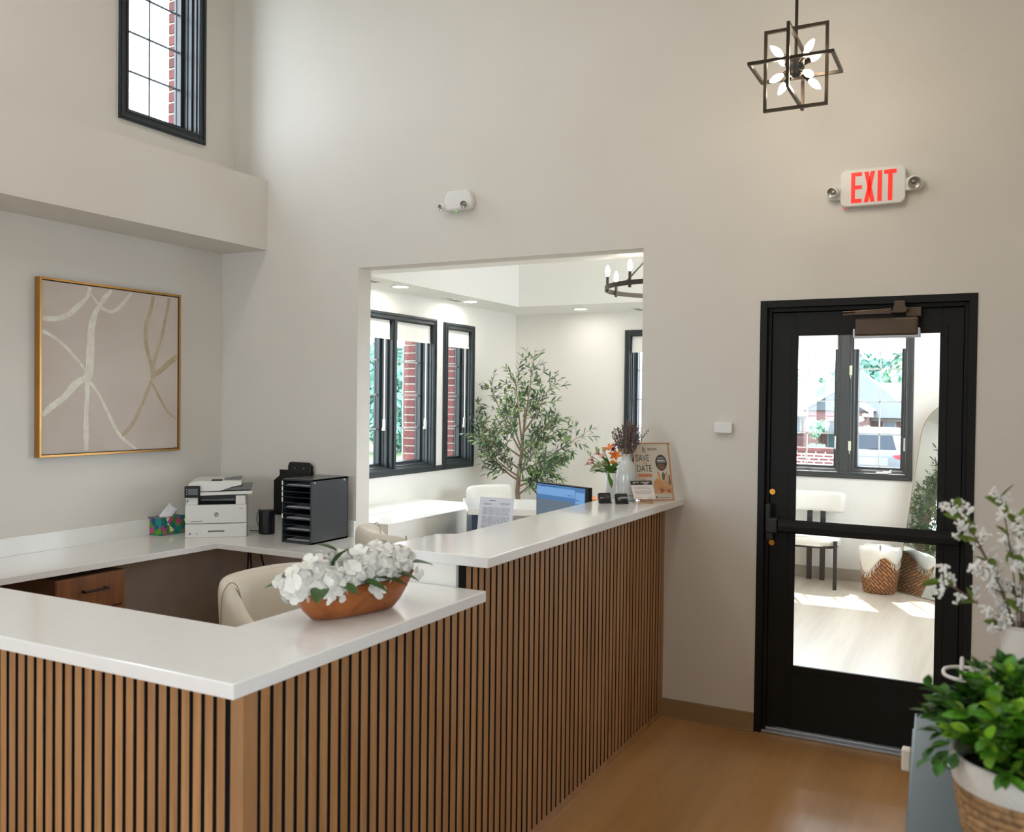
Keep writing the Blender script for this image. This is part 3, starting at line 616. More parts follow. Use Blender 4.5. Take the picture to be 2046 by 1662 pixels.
bm = bmesh.new(); PB(bm, -.032, .032, .350, .359, -.08, -.005); obj('feeder_guide', bm, M_plastb, pr, bevel=.002)
pn = bmesh.new(); PB(pn, -.188, -.096, .252, .325, -.004, .022); po = obj('control_panel', pn, M_plastb, pr, bevel=.007, seg=3)
bm = bmesh.new(); PB(bm, -.166, -.110, .270, .308, .0215, .0228); obj('touch_screen', bm, mat('dim_screen', '#6a6f73', .2), po)
for z in (.274, .289, .304):
    bm = bmesh.new(); PB(bm, -.1765, -.1725, z-.002, z+.002, .0215, .0228); obj('panel_mark', bm, M_paper, po)
bm = bmesh.new(); PB(bm, -.174, -.168, .222, .236, -.002, .001); obj('usb_port', bm, M_plastb, pr)
bm = bmesh.new(); PB(bm, -.050, .048, .034, .044, -.002, .0012); obj('drawer_grip', bm, M_plastg, pr)
bm = bmesh.new(); PB(bm, -.160, -.152, .022, .031, -.002, .001); PB(bm, -.117, -.114, .018, .034, -.002, .001); obj('drawer_mark', bm, M_ink, pr)
bm = bmesh.new(); PB(bm, .136, .160, .176, .184, 0, .0032); obj('energy_badge', bm, mat('badge', '#c9cbcc', .3), pr)
bm = bmesh.new(); lathe(bm, [(0, .002), (.0135, .002), (.0135, .0034), (0, .0034)], n=28, M=PM @ Matrix.Translation((0, .144, 0))); em_ = obj('emblem', bm, M_plastg, pr)
text('lettering', 'hp', .020, PM @ Matrix.Translation((0, .139, .0036)), M_paper, em_, align='CENTER')
text('lettering', 'LaserJet Pro MFP', .0098, PM @ Matrix.Translation((-.152, .100, .0026)), M_ink, pr)
# tissue box
def tissue_mat():
    m = bpy.data.materials.new('tissue_print'); m.use_nodes = True; nt = m.node_tree; b = nt.nodes['Principled BSDF']
    tc = nt.nodes.new('ShaderNodeTexCoord'); v = nt.nodes.new('ShaderNodeTexVoronoi'); v.inputs['Scale'].default_value = 34
    nt.links.new(tc.outputs['Object'], v.inputs['Vector']); sp = nt.nodes.new('ShaderNodeSeparateColor'); nt.links.new(v.outputs['Color'], sp.inputs[0])
    cr = nt.nodes.new('ShaderNodeValToRGB'); cr.color_ramp.interpolation = 'CONSTANT'
    cols = ['#0f6f6c', '#c23f86', '#5f9a1c', '#1d4f8a', '#0e8a7e', '#e3dfae', '#3f7d1c', '#c23f86']
    e = cr.color_ramp.elements; e[0].position = 0; e[0].color = hexc(cols[0]); e[1].position = .14; e[1].color = hexc(cols[1])
    for i, c in enumerate(cols[2:]): q = e.new(.28+.13*i); q.color = hexc(c)
    nt.links.new(sp.outputs[0], cr.inputs[0]); nt.links.new(cr.outputs[0], b.inputs['Base Color']); b.inputs['Roughness'].default_value = .5; return m
tb_ = thing('tissue_box', 'colourful floral tissue box at the left side of the printer', 'tissue box', (.10, -.50, ZW))
TM = basis((.128, -.625, ZW), (.0, 1, 0), (0, 0, 1))     # x along +y, y up, z = +x (towards viewer)
bm = bmesh.new(); B(bm, 0, .205, 0, .113, -.118, 0, M=TM); obj('carton', bm, tissue_mat(), tb_)
bm = bmesh.new(); ring_rect(bm, lambda u, w, v: TM @ Vector((u, v, w)), -.0008, .2058, -.0002, .1138, .0035, 0, .0008); ring_rect(bm, lambda u, w, v: TM @ Vector((w, v, u)), -.1185, .0008, -.0002, .1138, .0035, -.0008, 0); obj('carton_edge', bm, mat('teal_print', '#1c7a86', .5), tb_)
bm = bmesh.new(); N = 10; rows = []
for i in range(N):
    t = i/(N-1); wd = .052*(1-t)**.6+.012*math.sin(t*6)+.004
    c = Vector((.085+.045*t, .112+.082*t, -.055+.012*math.sin(t*5)))
    rows.append([bm.verts.new(TM @ (c+Vector((wd*math.cos(a)*(1+.25*math.sin(3*a+t*4)), .016*math.sin(a*2+1)*(1-t), wd*.45*math.sin(a)*(1+.3*math.cos(4*a)))))) for a in [2*PI*k/14 for k in range(14)]])
for a, b in zip(rows, rows[1:]):
    for k in range(14): bm.faces.new((a[k], a[(k+1) % 14], b[(k+1) % 14], b[k]))
obj('tissue', bm, M_paper, tb_, smooth=True)
# speaker cylinder with its cord
sp_ = thing('smart_speaker', 'black cylindrical speaker on the worktop between printer and sorter', 'speaker', (.603, -.199, ZW))
obj('body', lathe(bmesh.new(), [(0, .001), (.046, .001), (.050, .006), (.051, .012), (.051, .142), (.049, .150), (.044, .152)], (.603, -.199, ZW), 40), M_plastb, sp_, smooth=True)
obj('top_disc', lathe(bmesh.new(), [(.047, .1505), (.044, .153), (0, .153)], (.603, -.199, ZW), 40), M_darkmetal, sp_, smooth=True)
bm = bmesh.new(); tube(bm, catmull([(.553, -.20, ZW+.145), (.53, -.19, ZW+.15), (.50, -.18, ZW+.10), (.51, -.18, ZW+.05), (.56, -.19, ZW+.012)]), .0024, 6); tube(bm, catmull([(.44, -.18, ZW+.006), (.50, -.16, ZW+.006), (.555, -.19, ZW+.012)]), .0024, 6)
obj('power_cord', bm, M_plastb, sp_, smooth=True)
# file sorter
FX0, FX1, FY0, FY1, FH = .918, 1.146, -.412, -.06, .388
fs = thing('file_sorter', 'black file sorter with open paper shelves at the back corner', 'file sorter', (1.03, -.24, ZW))
M_fs = mat('black_laminate', '#30343a', .22, spec=.6)
bm = boxes((FX0, FX0+.008, FY0, FY1, ZW, ZW+FH), (FX0, FX1, FY0, FY1, ZW+FH-.010, ZW+FH), (FX0, FX1, FY0, FY1, ZW, ZW+.012), (FX0, FX1, FY1-.006, FY1, ZW, ZW+FH)); obj('carcass', bm, M_fs, fs, bevel=.001)
obj('side_panel', bx(FX1-.010, FX1, FY0, FY1, ZW, ZW+FH), M_fs, fs, bevel=.001)
ns = 11; zz = [ZW+.012+(FH-.022)*i/ns for i in range(ns+1)]
for i in range(1, ns): obj('shelf', bx(FX0+.008, FX1-.010, FY0+.004, FY1-.006, zz[i]-.002, zz[i]+.001), M_fs, fs)
for i in (0, 2, 4, 6, 9-2, 10):
    if i == 7: continue
    for q in range(2):
        a = rnd.uniform(-.06, .06); bm = bmesh.new(); B(bm, -.098, .098, -.14, .14, 0, .0012+.001*q)
        bm.transform(Matrix.Translation(((FX0+FX1)/2, FY0+.160+.01*q, zz[i]+.003+.003*q)) @ Matrix.Rotation(a*.5, 4, 'Z')); obj('paper_sheet', bm, M_paper, fs)
for i in (10, 9, 8, 7, 4): obj('label_strip', bx(FX0-.0012, FX0+.008, FY0-.0015, FY0, zz[i]+.003, zz[i+1]-.004), M_plastw, fs)
for yy in (FY0+.03, FY1-.04): obj('screw_cap', lathe(bmesh.new(), [(0, 0), (.0055, 0), (.005, .001), (0, .001)], n=16, M=basis((FX1, yy, ZW+FH-.018), (0, 1, 0), (0, 0, 1))), M_steel, fs)
hf = thing('wall_pocket', 'black wall pocket left of the sorter, holding the clipboard', 'file holder', (.68, -.002, .90))
MY = Matrix(((1, 0, 0, 0), (0, 0, 1, 0), (0, 1, 0, 0), (0, 0, 0, 1)))
bm = bmesh.new(); prism(bm, [(.533, .895), (.82, .895), (.82, 1.170), (.600, 1.170), (.533, 1.122)], -.060, -.056, M=MY); obj('front_panel', bm, M_plastb, hf, bevel=.001)
bm = bmesh.new(); prism(bm, [(.533, .895), (.82, .895), (.82, 1.19), (.533, 1.19)], -.005, -.001, M=MY); obj('back_panel', bm, M_plastb, hf, bevel=.001)
obj('pocket_edge', boxes((.533, .537, -.056, -.005, .895, 1.10), (.816, .82, -.056, -.005, .895, 1.17), (.533, .82, -.056, -.005, .895, .899)), M_plastb, hf)
cp = thing('clipboard', 'black clipboard standing up in the wall pocket above the sorter', 'clipboard', (.72, -.03, .90))
CM = basis((.625, -.040, .902), (1, .0, 0), (0, .06, 1))
bm = bmesh.new(); prism(bm, rrect(.21, .33, .015, cy=.165, cx=.103), 0, .004, M=CM); obj('board', bm, M_plastb, cp, bevel=.001)
bm = bmesh.new(); prism(bm, rrect(.19, .09, .022, cy=.300, cx=.103), .004, .014, M=CM); c_ = obj('clip', bm, M_plastb, cp, bevel=.004)
for x in (.065, .140): obj('rivet', lathe(bmesh.new(), [(0, 0), (.0045, 0), (.0035, .002), (0, .002)], n=14, M=CM @ Matrix.Translation((x, .305, .014))), M_steel, c_)
# ---- upholstered barrel chairs
def make_chair(label, group):
    t = thing('barrel_chair', label, 'chair', (0, 0, 0)); MW[t] = Matrix.Identity(4)
    A = math.radians(118); n = 28
    def hgt(a): q = abs(a)/A; e_ = min(1, max(0, (q-.46)/.5)); return .915-.015*q*q-.235*e_*e_*(3-2*e_)
    def pt(a, off, z):       # faces +y ; the back is at -y
        R = .285+off; lean = (z-.42)*.10*math.cos(a*.6)
        sn, cs = math.sin(a), math.cos(a); sq = lambda v: math.copysign(abs(v)**.72, v)
        return Vector(((R+lean*.6)*sq(sn)*.94, -(R+lean)*sq(cs)*.92, z))
    bm = bmesh.new(); rows = []
    for i in range(n+1):
        a = -A+2*A*i/n; H = hgt(a); th = .085
        sec = [(0, .36), (.0, .5), (.0, H-.07), (.008, H-.025), (.028, H-.004), (.05, H), (.07, H-.010), (th-.004, H-.04), (th, H-.09), (th-.002, .5), (th-.03, .34), (th*.5, .33)]
        rows.append([bm.verts.new(pt(a, o, z)) for o, z in sec])
    for a, b in zip(rows, rows[1:]):
        m_ = len(a)
        for k in range(m_): bm.faces.new((a[k], a[(k+1) % m_], b[(k+1) % m_], b[k]))
    bm.faces.new(rows[0]); bm.faces.new(rows[-1][::-1])
    obj('shell', bm, M_leather, t, smooth=True, sub=1)
    # inner back cushion
    bm = bmesh.new(); A2 = math.radians(62); rows = []
    for i in range(17):
        a = -A2+2*A2*i/16; H = hgt(a)-.012; e = 1-abs(i-8)/8; tk = .034*min(1, e*2.4)+.002
        rows.append([bm.verts.new(pt(a, o, z)) for o, z in ((.012, .44), (-tk, .46), (-tk-.012, .62), (-tk-.004, H-.08), (-tk*.5, H-.025), (.02, H+.004), (.03, H-.01))])
    for a, b in zip(rows, rows[1:]):
        for k in range(6): bm.faces.new((a[k], a[k+1], b[k+1], b[k]))
    obj('back_cushion', bm, M_leather, t, smooth=True, sub=1)
    for s in (-1, 1):
        P = [pt(s*A2, -.006, .46), pt(s*A2, -.007, .62), pt(s*A2, -.004, hgt(A2)-.07), pt(s*A2*1.01, .02, hgt(A2)+.002), pt(s*A2*1.02, .06, hgt(A2)-.004), pt(s*A2*1.02, .087, hgt(A2)-.08), pt(s*A2*.8, .090, .5)]
        obj('piping', tube(bmesh.new(), catmull([tuple(p) for p in P]), .0022, 5), M_seam, t, smooth=True)
    obj('seat', lathe(bmesh.new(), [(0, .36), (.24, .36), (.272, .375), (.282, .41), (.275, .445), (.24, .468), (0, .475)], (0, .02, 0), 36, sy=.95), M_leather, t, smooth=True)
    bm = bmesh.new(); lathe(bm, [(0, .10), (.03, .10), (.03, .33), (.10, .345), (.10, .36), (0, .36)], n=20); obj('pedestal', bm, M_darkmetal, t)
    for k in range(5):
        a = 2*PI*k/5+.3; bm = bmesh.new(); tube(bm, [(0, 0, .10), (.27*math.cos(a), .27*math.sin(a), .07)], [.022, .014], 8); lg = obj('leg', bm, M_darkmetal, t)
        c = (.27*math.cos(a), .27*math.sin(a), .028); bm = bmesh.new(); lathe(bm, [(0, -.018), (.027, -.018), (.027, .018), (0, .018)], n=18, M=basis(c, (0, 0, 1), (math.cos(a), math.sin(a), 0))); tube(bm, [(c[0], c[1], .028), (c[0], c[1], .075)], .006, 6); obj('caster', bm, M_plastb, lg)
    return t
def dup(root, loc, rz, label=None, group=None):
    r = root.copy(); COL.objects.link(r); r.location = loc; r.rotation_euler = (0, 0, rz)
    if label: r['label'] = label
    if group: r['group'] = group
    for ch in list(root.children):
        c = ch.copy(); COL.objects.link(c); c.parent = r
        for g_ in ch.children:
            d = g_.copy(); COL.objects.link(d); d.parent = c
    return r
ch1 = make_chair('cream upholstered barrel chair just behind the low counter', 'x'); ch1.scale = (.88, .88, 1.015); ch1.location = (2.20, -1.69, 0); ch1.rotation_euler = (0, 0, math.radians(-92)); ch1['group'] = 'barrel chairs inside the reception desk'
dup(ch1, (2.06, -.62, 0), math.radians(-38), 'cream barrel chair seen from its side in front of the raised counter', 'barrel chairs inside the reception desk').scale = (.88, .88, 1.09)

# ---- monitor behind the raised counter and the sheet of paper
mo = thing('computer_monitor', 'flat black computer monitor with a lit blue window behind the raised counter', 'monitor', (2.75, -.35, .79))
ML, MR_ = Vector((2.566, -.268, 1.2333)), Vector((2.940, -.440, 1.2333))
MM = basis(ML, MR_-ML, (0, 0, 1)); LW = (MR_-ML).length
MM = MM @ Matrix.Translation((LW/2, 0, 0))
bm = bmesh.new(); B(bm, -LW/2-.0, LW/2, -.30, 0, -.028, 0, M=MM); obj('housing', bm, M_plastb, mo, bevel=.003)
scr = mat('screen_blue', '#3f6da6', .2, emit=(.10, .24, .46), estr=.25); scr2 = mat('screen_pale', '#6f9fd4', .2, emit=(.2, .38, .68), estr=.25); scr3 = mat('screen_grey', '#4c5a66', .2, emit=(.10, .14, .18), estr=.5)
def SB(a, b, c, d, m, z, nm='screen_area'): bm = bmesh.new(); B(bm, a, b, c, d, 0, z, M=MM); return obj(nm, bm, m, mo)
SB(-LW/2+.006, LW/2-.022, -.285, -.007, scr, .0006, 'screen'); SB(-LW/2+.006, LW/2-.10, -.062, -.020, scr2, .0009); SB(-LW/2+.006, LW/2-.115, -.285, -.085, scr3, .0009); SB(LW/2-.095, LW/2-.028, -.10, -.03, scr2, .0009)
for i, (a, b, c) in enumerate(((-.17, -.13, -.014), (-.10, -.04, -.014), (.05, .09, -.050), (.11, .14, -.070), (.115, .145, -.09))): SB(a, b, c-.003, c, mat('screen_text', '#1f4f96', .4), .0011, 'screen_text')
bm = bmesh.new(); B(bm, -.025, .025, -.43, -.05, -.045, -.028, M=MM); B(bm, -.12, .12, -.443, -.431, -.11, .07, M=MM); obj('stand', bm, M_plastb, mo, bevel=.002)
pc = thing('paper_document', 'printed form sheet held upright behind the raised counter', 'paper', (2.80, -1.23, .80))
PL, PR_ = Vector((2.765, -1.229, 1.25)), Vector((2.926, -1.217, 1.25))
DM = basis(PL, (PR_-PL), (.26, .16, 1)); DW = (PR_-PL).length
bm = bmesh.new(); n = 8; rows = []
for i in range(n+1):
    v = -i/n*.28; rows.append([bm.verts.new(DM @ Vector((u*DW, v, .012*math.sin(i/n*2.0)))) for u in (0, .5, 1)])
for a, b in zip(rows, rows[1:]):
    for k in range(2): bm.faces.new((a[k], a[k+1], b[k+1], b[k]))
bmesh.ops.solidify(bm, geom=bm.faces[:], thickness=.0006); ps = obj('sheet', bm, M_paper, pc)
def DZf(v): return .012*math.sin(-v/.28*2.0)
M_inkl = mat('grey_ink', '#7d7f86', .8)
bm = bmesh.new()
def dline(a, b, v, h=.0016): B(bm, a, b, v-h, v, DZf(v)+.0008, DZf(v)+.0014, M=DM)
dline(.045, .075, -.012, .003); dline(.020, .060, -.026); dline(.020, .055, -.030); dline(.095, .145, -.024); dline(.100, .140, -.028)
for r in range(34):
    v = -.044-.0042*r
    if r % 9 == 8: continue
    x = .018
    while x < .142:
        L = rnd.uniform(.006, .02) if x > .05 else rnd.uniform(.018, .03); dline(x, min(x+L, .146), v, .0013); x += L+rnd.uniform(.002, .006)
obj('printed_text', bm, M_inkl, pc)
bm = bmesh.new(); tube(bm, [DM @ Vector((.08, -.27, -.01)), Vector((2.80, -1.28, ZW+.01))], .004); B(bm, 2.72, 2.88, -1.34, -1.22, ZW, ZW+.008); obj('copy_stand', bm, M_plastb, pc)

# ================================================================== ON THE RAISED COUNTER
# ceramic vase with dried lavender
VX, VY = 3.085, -.285
va = thing('ceramic_vase', 'glossy pale grey ceramic bottle vase on the raised counter', 'vase', (VX, VY, ZT))
M_cer = mat('glazed_ceramic', '#c6c8c6', .12, coat=.5, var=.03, vscale=20)
obj('body', lathe(bmesh.new(), [(0, .0005), (.046, .0005), (.052, .006), (.054, .02), (.054, .10), (.051, .145), (.043, .178), (.032, .196), (.0255, .204), (.0245, .210), (.0245, .232), (.027, .236), (.0255, .238), (.022, .236), (.021, .21), (.03, .19), (.045, .14), (.048, .02), (0, .012)], (VX, VY, ZT), 48), M_cer, va, smooth=True)
obj('base_line', lathe(bmesh.new(), [(.0541, .028), (.0544, .028), (.0544, .031), (.0541, .031)], (VX, VY, ZT), 48), mat('red_glaze_line', '#8a4a46', .3), va)
lav = thing('dried_lavender', 'bunch of dark dried lavender stems standing in the grey vase', 'dried flowers', (VX, VY, ZT+.1))
M_lst = mat('dry_stem', '#8a735c', .8); M_lfl = mat('dry_lavender_bud', '#6f6060', .9, var=.35, vscale=90)
random.seed(3)
for i in range(60):
    a = rnd.uniform(0, 2*PI); s = rnd.random()**.6; rr = .020*s
    p0 = Vector((VX+rr*math.cos(a)*.8, VY+rr*math.sin(a)*.8, ZT+.20)); tilt = .088*s*rnd.uniform(.6, 1.15)
    if i in (3, 9, 17): tilt = .115
    top_ = Vector((VX+tilt*math.cos(a), VY+tilt*math.sin(a)*.9, ZT+.425-.07*s+rnd.uniform(-.035, .012)))
    mid = (p0+top_)/2+Vector((0, 0, .02)); C = bez(p0, mid, top_, 10); bm = bmesh.new(); tube(bm, [C[0]-Vector((0, 0, .12))]+C, .0011, 5, mi=0)
    t0 = rnd.uniform(.30, .42)
    for k in range(26):
        u = t0+(1-t0)*k/25; q = C[min(9, int(u*10))].lerp(C[min(10, int(u*10)+1)], u*10-int(u*10)) if u < 1 else C[10]
        q = q+Vector([rnd.uniform(-.0042, .0042) for _ in range(3)]); r_ = rnd.uniform(.0024, .0038)*(1.1-.4*u)
        res = bmesh.ops.create_icosphere(bm, subdivisions=1, radius=r_, matrix=Matrix.Translation(q) @ Matrix.Diagonal((1, 1, 1.5, 1)))
        for v in res['verts']:
            for f_ in v.link_faces: f_.material_index = 1
    obj('lavender_stem', bm, [M_lst, M_lfl], lav, w=True)

# mixed bouquet in a white vase
BX, BY = 2.965, -.17
bq = thing('glass_vase', 'white cylinder vase half hidden behind the grey vase', 'vase', (BX, BY, ZT))
obj('body', lathe(bmesh.new(), [(0, .0005), (.034, .0005), (.036, .004), (.036, .128), (.034, .130), (.033, .128), (.033, .01), (0, .01)], (BX, BY, ZT), 36), mat('white_glazed', '#eef0f0', .2), bq, smooth=True)
fb = thing('flower_bouquet', 'mixed bouquet of orange, green and pink flowers in the white vase', 'flowers', (BX, BY, ZT+.1))
def leaf_bm(bm, p, d, L, W, nrm=None, curl=.15, mi=0, nseg=4):
    d = Vector(d).normalized(); s = d.cross(Vector(nrm) if nrm is not None else Vector((0, 0, 1)))
    s = s.normalized() if s.length > 1e-4 else d.orthogonal().normalized(); n_ = s.cross(d); p = Vector(p); L_ = []; C_ = []; R_ = []
    for i in range(nseg+1):
        t = i/nseg; w_ = W*math.sin(PI*min(1, (t*.92+.06)))**.8 if i < nseg else 0.0004; c = p+d*L*t-n_*curl*L*t*t
        L_.append(bm.verts.new(c+s*w_/2+n_*w_*.18)); C_.append(bm.verts.new(c)); R_.append(bm.verts.new(c-s*w_/2+n_*w_*.18))
    for i in range(nseg):
        for a, b in ((L_, C_), (C_, R_)):
            f_ = bm.faces.new((a[i], b[i], b[i+1], a[i+1])); f_.material_index = mi; f_.smooth = True
    return bm
M_leafg = mat('fresh_leaf', '#55822c', .45, var=.25, vscale=40); M_leafl = mat('bud_green', '#a9bd6a', .5, var=.15, vscale=40)
M_or = mat('orange_petal', '#e8823c', .6, var=.2, vscale=60); M_ye = mat('golden_petal', '#f0a93c', .6, var=.15, vscale=60)
M_pk = mat('pink_petal', '#dca3a0', .6, var=.3, vscale=80); M_hy = mat('pale_green_petal', '#c3cf9c', .6, var=.2, vscale=80); M_pu = mat('purple_petal', '#6d2f7c', .6, var=.3, vscale=60)
def stem(a, b, r=.0014, par=fb): obj('stem', tube(bmesh.new(), bez(a, (Vector(a)+Vector(b))/2+Vector((0, 0, .02)), b, 6), r, 5), M_leafg, par)
C0 = Vector((BX, BY, ZT+.12))
def flower(name, c, d, r, n, m, wdt, label, up_=.5, mi=None):
    bm = bmesh.new(); d = Vector(d).normalized(); s = d.orthogonal().normalized(); q = d.cross(s)
    for k in range(n):
        a = 2*PI*k/n+rnd.uniform(-.1, .1); pd = (s*math.cos(a)+q*math.sin(a))*(1-up_)+d*up_; leaf_bm(bm, c, pd, r*rnd.uniform(.9, 1.1), wdt, nrm=d, curl=.35)
    obj(name, bm, m, fb, label=label)
stem(C0, C0+Vector((-.02, .02, .125))); flower('lily_flower', C0+Vector((-.022, .01, .128)), (-.3, -.5, .8), .052, 6, M_or, .016, 'orange lily flower', .45)
stem(C0, C0+Vector((.03, .0, .10))); flower('lily_flower', C0+Vector((.020, -.01, .098)), (.2, -.9, .3), .044, 6, M_or, .018, 'orange lily flower', .6)
for dx, dy, dz in ((.012, -.035, .055), (.085, .0, .085), (.095, .0, .04)):   # golden round blooms
    c = C0+Vector((dx, dy, dz)); stem(C0, c); bm = bmesh.new()
    for ring in range(4):
        for k in range(9): 
            a = 2*PI*k/9+ring*.3; e = ring*.35; leaf_bm(bm, c, (math.cos(a)*(.3+e), math.sin(a)*(.3+e), .9-e*.5), .024, .014, curl=-.1)
    obj('golden_bloom', bm, M_ye, fb, label='golden yellow bloom')
c = C0+Vector((-.040, -.07, .035)); bm = bmesh.new()      # hydrangea-like green umbel
for k in range(150):
    a = rnd.uniform(0, 2*PI); e = rnd.random()**.5; q = c+Vector((.046*e*math.cos(a)-.012, .046*e*math.sin(a), .045*math.sqrt(max(0, 1-e*e))*rnd.uniform(.6, 1)-.012+.02*e*math.cos(a)))
    for j in range(4):
        b_ = j*PI/2+a; leaf_bm(bm, q, (math.cos(b_), math.sin(b_), .5), .0095, .009, nseg=2)
obj('hydrangea_head', bm, M_hy, fb, kind='stuff', label='pale green cluster of tiny petals')
for k, (dx, dy, dz) in enumerate(((-.105, -.02, .070), (-.13, -.01, .045), (-.08, 0, .10), (-.095, -.03, .052), (-.04, -.03, .085))):
    c = C0+Vector((dx, dy, dz)); stem(C0, c); flower('alstroemeria', c, (dx*6, -.4, .7), .032, 6, M_pk, .013, 'small pink streaked flower', .62)
for k, (dx, dz) in enumerate(((-.135, .10), (-.125, .092), (-.098, .118), (-.085, .122), (-.078, .112), (-.058, .118), (-.04, .112), (-.118, .055), (-.10, .028))):
    c = C0+Vector((dx, -.015+.01*(k % 3), dz)); stem(C0, c); leaf_b = bmesh.new()
    for j in range(3): leaf_bm(leaf_b, c, (dx*2+.2*math.cos(j*2.1), .2*math.sin(j*2.1), 1), .024, .009, curl=.02)
    obj('flower_bud', leaf_b, M_leafl, fb, label='pale green closed bud')
flower('purple_flower', C0+Vector((.002, .02, .145)), (0, -.5, .8), .02, 7, M_pu, .010, 'small purple flower', .5); flower('purple_flower', C0+Vector((-.004, .02, .128)), (0, -.5, .4), .018, 7, M_pu, .010, 'small purple flower', .5)
for k in range(30):
    a = rnd.uniform(0, 2*PI); c = C0+Vector((-.03+.03*math.cos(a), .02*math.sin(a)+.01, rnd.uniform(-.01, .05))); d = Vector((math.cos(a)-.5, math.sin(a)*.6+.2, rnd.uniform(-.3, .8)))
    obj('leaf', leaf_bm(bmesh.new(), c, d, rnd.uniform(.045, .08), rnd.uniform(.020, .032), curl=rnd.uniform(.1, .5)), M_leafg, fb)
obj('leaf', leaf_bm(bmesh.new(), C0+Vector((-.01, -.036, .012)), (.25, -.15, -1), .085, .03, curl=-.05), M_leafg, fb)

# acrylic sign holder with the event poster
M_acr = mat('clear_acrylic', '#e8eef0', .03, trans=1, ior=1.3)
M_rg = mat('rose_gold_edge', '#d08a5a', .3, metal=.7)
sg = thing('sign_holder', 'clear sign holder with rose gold edges and a SAVE DATE poster', 'sign', (3.2, -.16, ZT))
SM = basis((3.140, -.262, ZT+.002), (.150, .118, 0), (-.085, .065, .30))   # x: along the sheet, y: up the sheet, z: towards the room
SW_, SH_ = .190, .305
if SM.to_3x3().col[2].y > 0: pass
bm = bmesh.new(); B(bm, .003, SW_-.003, .003, SH_-.003, -.001, 0, M=SM); obj('poster', bm, mat('cream_poster', '#cfc6b6', .6, col2='#d9cdbb', vscale=9), sg)
bm = bmesh.new(); ring_rect(bm, lambda u, w, v: SM @ Vector((u, v, w)), 0, SW_, 0, SH_, .0035, -.004, .004); ring_rect(bm, lambda u, w, v: SM @ Vector((u, v, w)), SW_-.004, SW_+.012, 0, SH_, .0025, -.024, -.022, sides='r'); B(bm, SW_-.002, SW_+.0125, 0, .003, -.024, 0, M=SM); B(bm, SW_-.002, SW_+.0125, SH_-.003, SH_, -.024, 0, M=SM); obj('edge_frame', bm, M_rg, sg)
bm = bmesh.new(); B(bm, .002, SW_-.002, .002, SH_-.002, .0022, .0036, M=SM); obj('acrylic_front', bm, M_glass, sg)
def S2(nm, a, b, c, d, m, z=.0006): bm = bmesh.new(); B(bm, a, b, c, d, 0, z, M=SM); return obj(nm, bm, m, sg)
M_char = mat('print_charcoal', '#33302c', .7); M_orp = mat('print_orange', '#cf7a45', .7); M_ping = mat('print_peach', '#d9a878', .7, col2='#c98f5c', vscale=40)
def bars(nm, M, m, par, rows, h=.0022):
    b_ = bmesh.new()
    for x0, x1, y in rows:
        x = x0
        while x < x1-.002:
            L = min(rnd.uniform(.004, .011), x1-x); B(b_, x, x+L, y, y+h, 0, .0005, M=M); x += L+.0016
    return obj(nm, b_, m, par)
Tt = lambda x, y: SM @ Matrix.Translation((x, y, .0003))
text('lettering', 'R', .040, Tt(.046, .252), M_char, sg, sx=.8); text('lettering', 'REVIVE', .018, Tt(.076, .264), M_char, sg, sx=.85, sp=1.1)
text('lettering', 'SAVE', .052, Tt(.008, .205), M_char, sg, sx=.62); text('lettering', 'the', .018, Tt(.045, .190), M_orp, sg, sx=.9); text('lettering', 'DATE', .052, Tt(.008, .150), M_char, sg, sx=.62)
bm = bmesh.new(); prism(bm, [(.143+.031*math.cos(2*PI*k/28), .198+.043*math.sin(2*PI*k/28)) for k in range(28)], 0, .0007, M=SM); dd = obj('round_badge', bm, M_char, sg, label='dark oval badge with small text')
bars('small_print', SM @ Matrix.Translation((0, 0, .0008)), M_paper, dd, [(.127, .160, .222), (.122, .166, .210), (.122, .166, .206), (.124, .166, .200)], .0030)
bars('small_print', SM @ Matrix.Translation((0, 0, .0008)), M_orp, dd, [(.128, .158, .188), (.124, .164, .180), (.122, .166, .173), (.130, .160, .165)])
S2('print_band', .012, .088, .122, .138, M_orp); bars('small_print', SM, M_orp, sg, [(.014, .052, .104), (.014, .084, .089)], .005)
S2('print_picture', .094, .184, .034, .100, M_ping, .0004)
bm = bmesh.new(); prism(bm, [(.10, .06), (.118, .058), (.126, .100), (.112, .118), (.10, .10)], 0, .0008, M=SM); prism(bm, [(.128, .08), (.140, .078), (.126, .150), (.116, .150)], 0, .0008, M=SM); prism(bm, [(.160, .075), (.172, .073), (.170, .150), (.163, .152)], 0, .0008, M=SM); obj('print_glasses', bm, mat('print_glass', '#d99a52', .7), sg)
bm = bmesh.new(); prism(bm, [(.142, .105), (.152, .102), (.160, .135), (.148, .150), (.140, .135)], 0, .0010, M=SM); prism(bm, [(.174, .082), (.184, .08), (.183, .13), (.176, .135)], 0, .001, M=SM); obj('print_foliage', bm, mat('print_sage', '#5e5a4c', .7), sg)
bm = bmesh.new(); prism(bm, [(.124, .036), (.152, .050), (.182, .036), (.180, .058), (.152, .048), (.126, .066)], 0, .001, M=SM); obj('print_ribbon', bm, mat('print_rust', '#b4572e', .7), sg)
for x in (.036, .100):
    bm = bmesh.new(); prism(bm, [(x, .008), (x+.007, .016), (x+.004, .020), (x, .017), (x-.004, .020), (x-.007, .016)], 0, .0008, M=SM); obj('print_heart', bm, M_char, sg)
bars('small_print', SM, M_char, sg, [(.050, .080, .013), (.112, .178, .013)])

